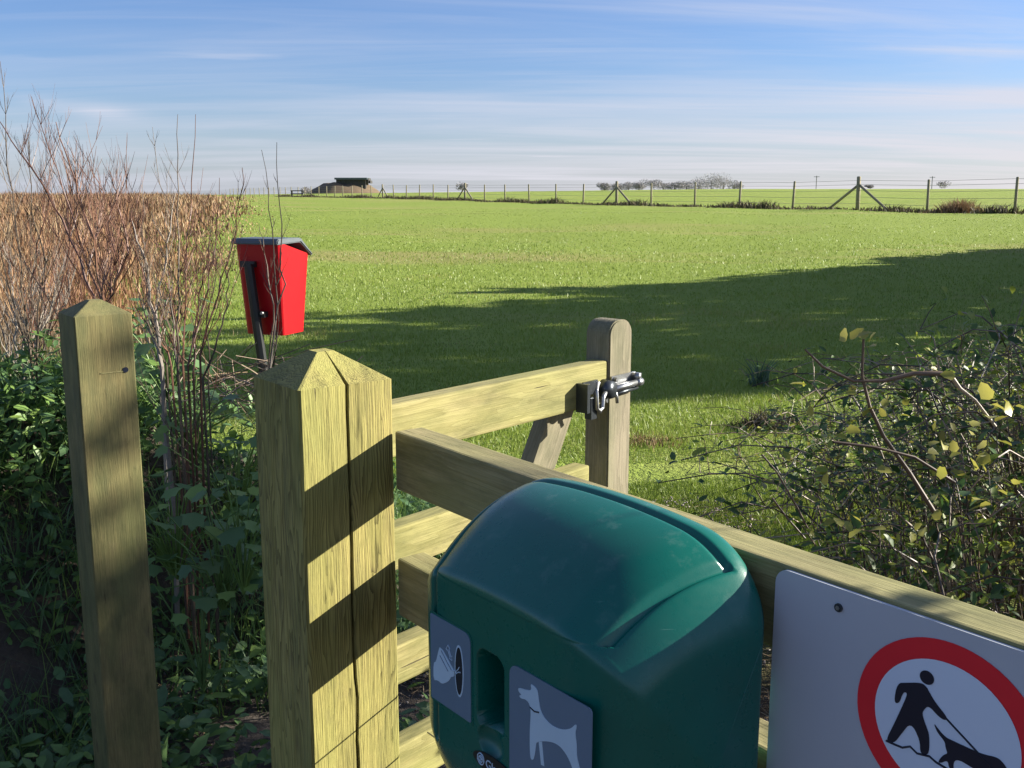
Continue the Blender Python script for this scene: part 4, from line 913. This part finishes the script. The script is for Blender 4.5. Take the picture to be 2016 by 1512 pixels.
def sprig():
    root = br
    def tb(pp, Y, r):
        mb = MB(); mb.tube([at(a, b, Y) for a, b in pp], r, 6, False); me = mb.mesh('long_cane'); set_attr(me, 'rnd', [.9]*len(me.vertices)); o = link('long_cane', me, M['cane'], root); o.location = -root.location; smooth(me)
    tb([(1585, 688), (1620, 722), (1680, 750), (1740, 750), (1800, 735), (1850, 735), (1872, 740)], 2.0, [.002, .0028, .0032, .004, .005, .0055, .005])
    tb([(1872, 740), (1890, 765), (1920, 788), (1960, 840)], 2.0, [.0045, .004, .003, .003])
    tb([(1700, 668), (1697, 740), (1712, 800), (1740, 860), (1790, 930), (1840, 1010)], 2.0, [.0025, .003, .0035, .004, .0045, .005])
    tb([(1500, 895), (1530, 930), (1570, 1000), (1590, 1040)], 2.2, .0022)
    tb([(1520, 980), (1550, 1020), (1585, 1060)], 2.0, .002)
    tb([(1640, 870), (1720, 880), (1800, 900), (1880, 950)], 1.9, .003)
    lm = [o for o in root.children if o.name.startswith('leaf')][0].data
    rg = random.Random(4); yl = lm.copy(); yl.attributes['rnd'].data.foreach_set('value', [.93]*len(yl.vertices))
    ym = leafmat('sunlit_yellow_leaf', [(0, (.36, .36, .06)), (1, (.50, .46, .10))], .4, .4); yl.materials.clear(); yl.materials.append(ym)  # yellow leaves, their colour brightened to read as sunlit
    for _ in range(46):
        o = link('leaf', yl, None, root); q = at(rg.uniform(1560, 2010), rg.uniform(740, 1060), rg.uniform(1.6, 2.3)); o.location = q-root.location; s = rg.uniform(.016, .032); o.scale = (s, s, s); o.rotation_euler = (rg.gauss(0, .6), rg.gauss(-.3, .5), rg.uniform(0, 6.28))
    for (px, py) in [(1675, 668), (1688, 664), (1700, 668), (1712, 672), (1708, 684), (1665, 672), (1860, 880), (1870, 900), (1855, 870), (1920, 925), (1935, 915), (1950, 820), (1960, 830), (1740, 800), (1735, 820), (1625, 955), (1845, 890), (1880, 890), (1940, 880), (1700, 820), (2000, 800), (1990, 810)]:
        o = link('leaf', yl, None, root); o.location = at(px, py, 2.0+rg.gauss(0, .03))-root.location; s = rg.uniform(.022, .036); o.scale = (s, s, s); o.rotation_euler = (rg.gauss(0, .5), rg.gauss(-.6, .4), rg.uniform(0, 6.28))
sprig()

# small things on the near grass
p = at(1495, 752, 8.4); tussocks('daffodil_clump', [(p.x, p.y, 1)], 60, .06, .26, .014, M['daff'], 'clump of blue-green daffodil shoots in the sunlit grass', kind=None, cat='plant')
p = at(1515, 830, 6.9); tussocks('dead_tuft', [(p.x, p.y, 1)], 500, .13, .16, .008, M['tuss'], 'dark dead tuft of plants left of the brambles')
p = at(1275, 850, 6.5); tussocks('dry_tuft', [(p.x, p.y, 1)], 300, .16, .07, .006, M['red_tuss'], 'reddish patch of dead plant just right of the gate end')

# ---------------------------------------------------------------- trees and hedge beyond the right edge of the frame
def solid_leaves(name, P, size, mtl, parent, seed):
    rg = np.random.default_rng(seed); n = len(P); a = rg.normal(size=(n, 3)); a /= np.linalg.norm(a, axis=1)[:, None]; b = np.cross(a, rg.normal(size=(n, 3))); b /= np.linalg.norm(b, axis=1)[:, None]
    sz = size*rg.uniform(.6, 1.4, n)[:, None]; v = np.stack([P-a*sz*.5, P+b*sz*.3, P+a*sz*.5, P-b*sz*.3], 1).reshape(-1, 3)
    me = npmesh(name, v, (np.arange(n)*4)[:, None]+np.array([0, 1, 2, 3])); set_attr(me, 'rnd', np.repeat(rg.random(n)*.98, 4)); return link(name, me, mtl, parent)
ns = empty('bare_shrub', (1.25, 1.0, 0)); tag(ns, 'thin leafless shrub beyond the right edge beside the sign', 'shrub')  # unseen twigs added to throw dapples on dispenser, rail and sign
rg = random.Random(91)
for k in range(14):
    bx, by = rg.gauss(0, .05), rg.gauss(0, .08); tx, ty = rg.uniform(-.15, .3), rg.uniform(-.5, .22); hh = rg.uniform(1.5, 2.0)
    mb = stem_mesh([(bx, by, 0), (bx+tx*.3, by+ty*.3, hh*.5), (bx+tx, by+ty, hh)], .0045, rg, 8, .2); me = mb.mesh('stem'); set_attr(me, 'rnd', np.full(len(me.vertices), .4)); link('stem', me, M['twig_dark'], ns)
P = rng.normal(size=(12, 3))*np.array([.15, .16, .12])+np.array([.1, -.05, 1.62]); P = np.repeat(P, 16, 0)+rng.normal(0, .035, (192, 3)); solid_leaves('foliage', P, .04, M['bramble_leaf'], ns, 93)  # leaf clumps added to strengthen the cast dapples
hd = empty('tall_hedge', (14.6, 15, 0)); tag(hd, 'tall dense hedge beyond the right side of the field whose shade falls on the grass', 'hedge')
HY = [10.7, 11.8, 13.7, 16.0, 18.0, 18.7, 19.4, 21.1, 22.6]; HT = [6.8, 7.4, 6.6, 6.0, 5.0, 4.3, 3.5, 2.7, 1.7]
for k in range(8):
    n = 2700; y = rng.uniform(HY[k]-.15, HY[k+1]+.15, n); x = rng.uniform(-1.2, 1.2, n)
    nn = np.array([noise.noise(Vector((c*.9, 7, 0)))+.5*noise.noise(Vector((c*2.7, 3, 0))) for c in y])
    z = np.where(rng.random(n) < .10, rng.uniform(.95, 1.12, n), rng.uniform(.1, 1, n)**.9)*np.interp(y, HY, HT)*(1+.16*nn)
    solid_leaves('crown', np.c_[x, y-15, z], .36, M['hedge_leaf'], hd, 50+k)
    ym = (HY[k]+HY[k+1])/2; mb = MB(); mb.tube([(0, ym-15, -.2), (0, ym-15, np.interp(ym, HY, HT)*.8)], [.12, .05], 6); mb.build('trunk', M['twig_dark'], hd)
tr = empty('evergreen_tree', (6.2, 4.1, 0)); tag(tr, 'small evergreen tree beyond the right edge, shading the bank', 'tree')
n = 2000; d = rng.normal(size=(n, 3)); d /= np.linalg.norm(d, axis=1)[:, None]; q = rng.random(n)[:, None]**.45
P = d*q*np.array([.75, 1.25, .46])+np.array([0, .15, 3.36]); P[:, 2] += .12*np.sin(P[:, 1]*5)
solid_leaves('crown', P, .13, M['hedge_leaf'], tr, 70)
P = rng.normal(size=(260, 3))*np.array([.3, .8, .16])+np.array([0, -.2, 4.05]); P = np.repeat(P[:26], 10, 0)+rng.normal(0, .06, (260, 3))
solid_leaves('twig_tuft', P, .10, M['hedge_leaf'], tr, 72)
branches('trunk', (0, 0, -.2), 4.2, 3, .06, M['twig_dark'], tr, .5, 71, 3)
HB.update()
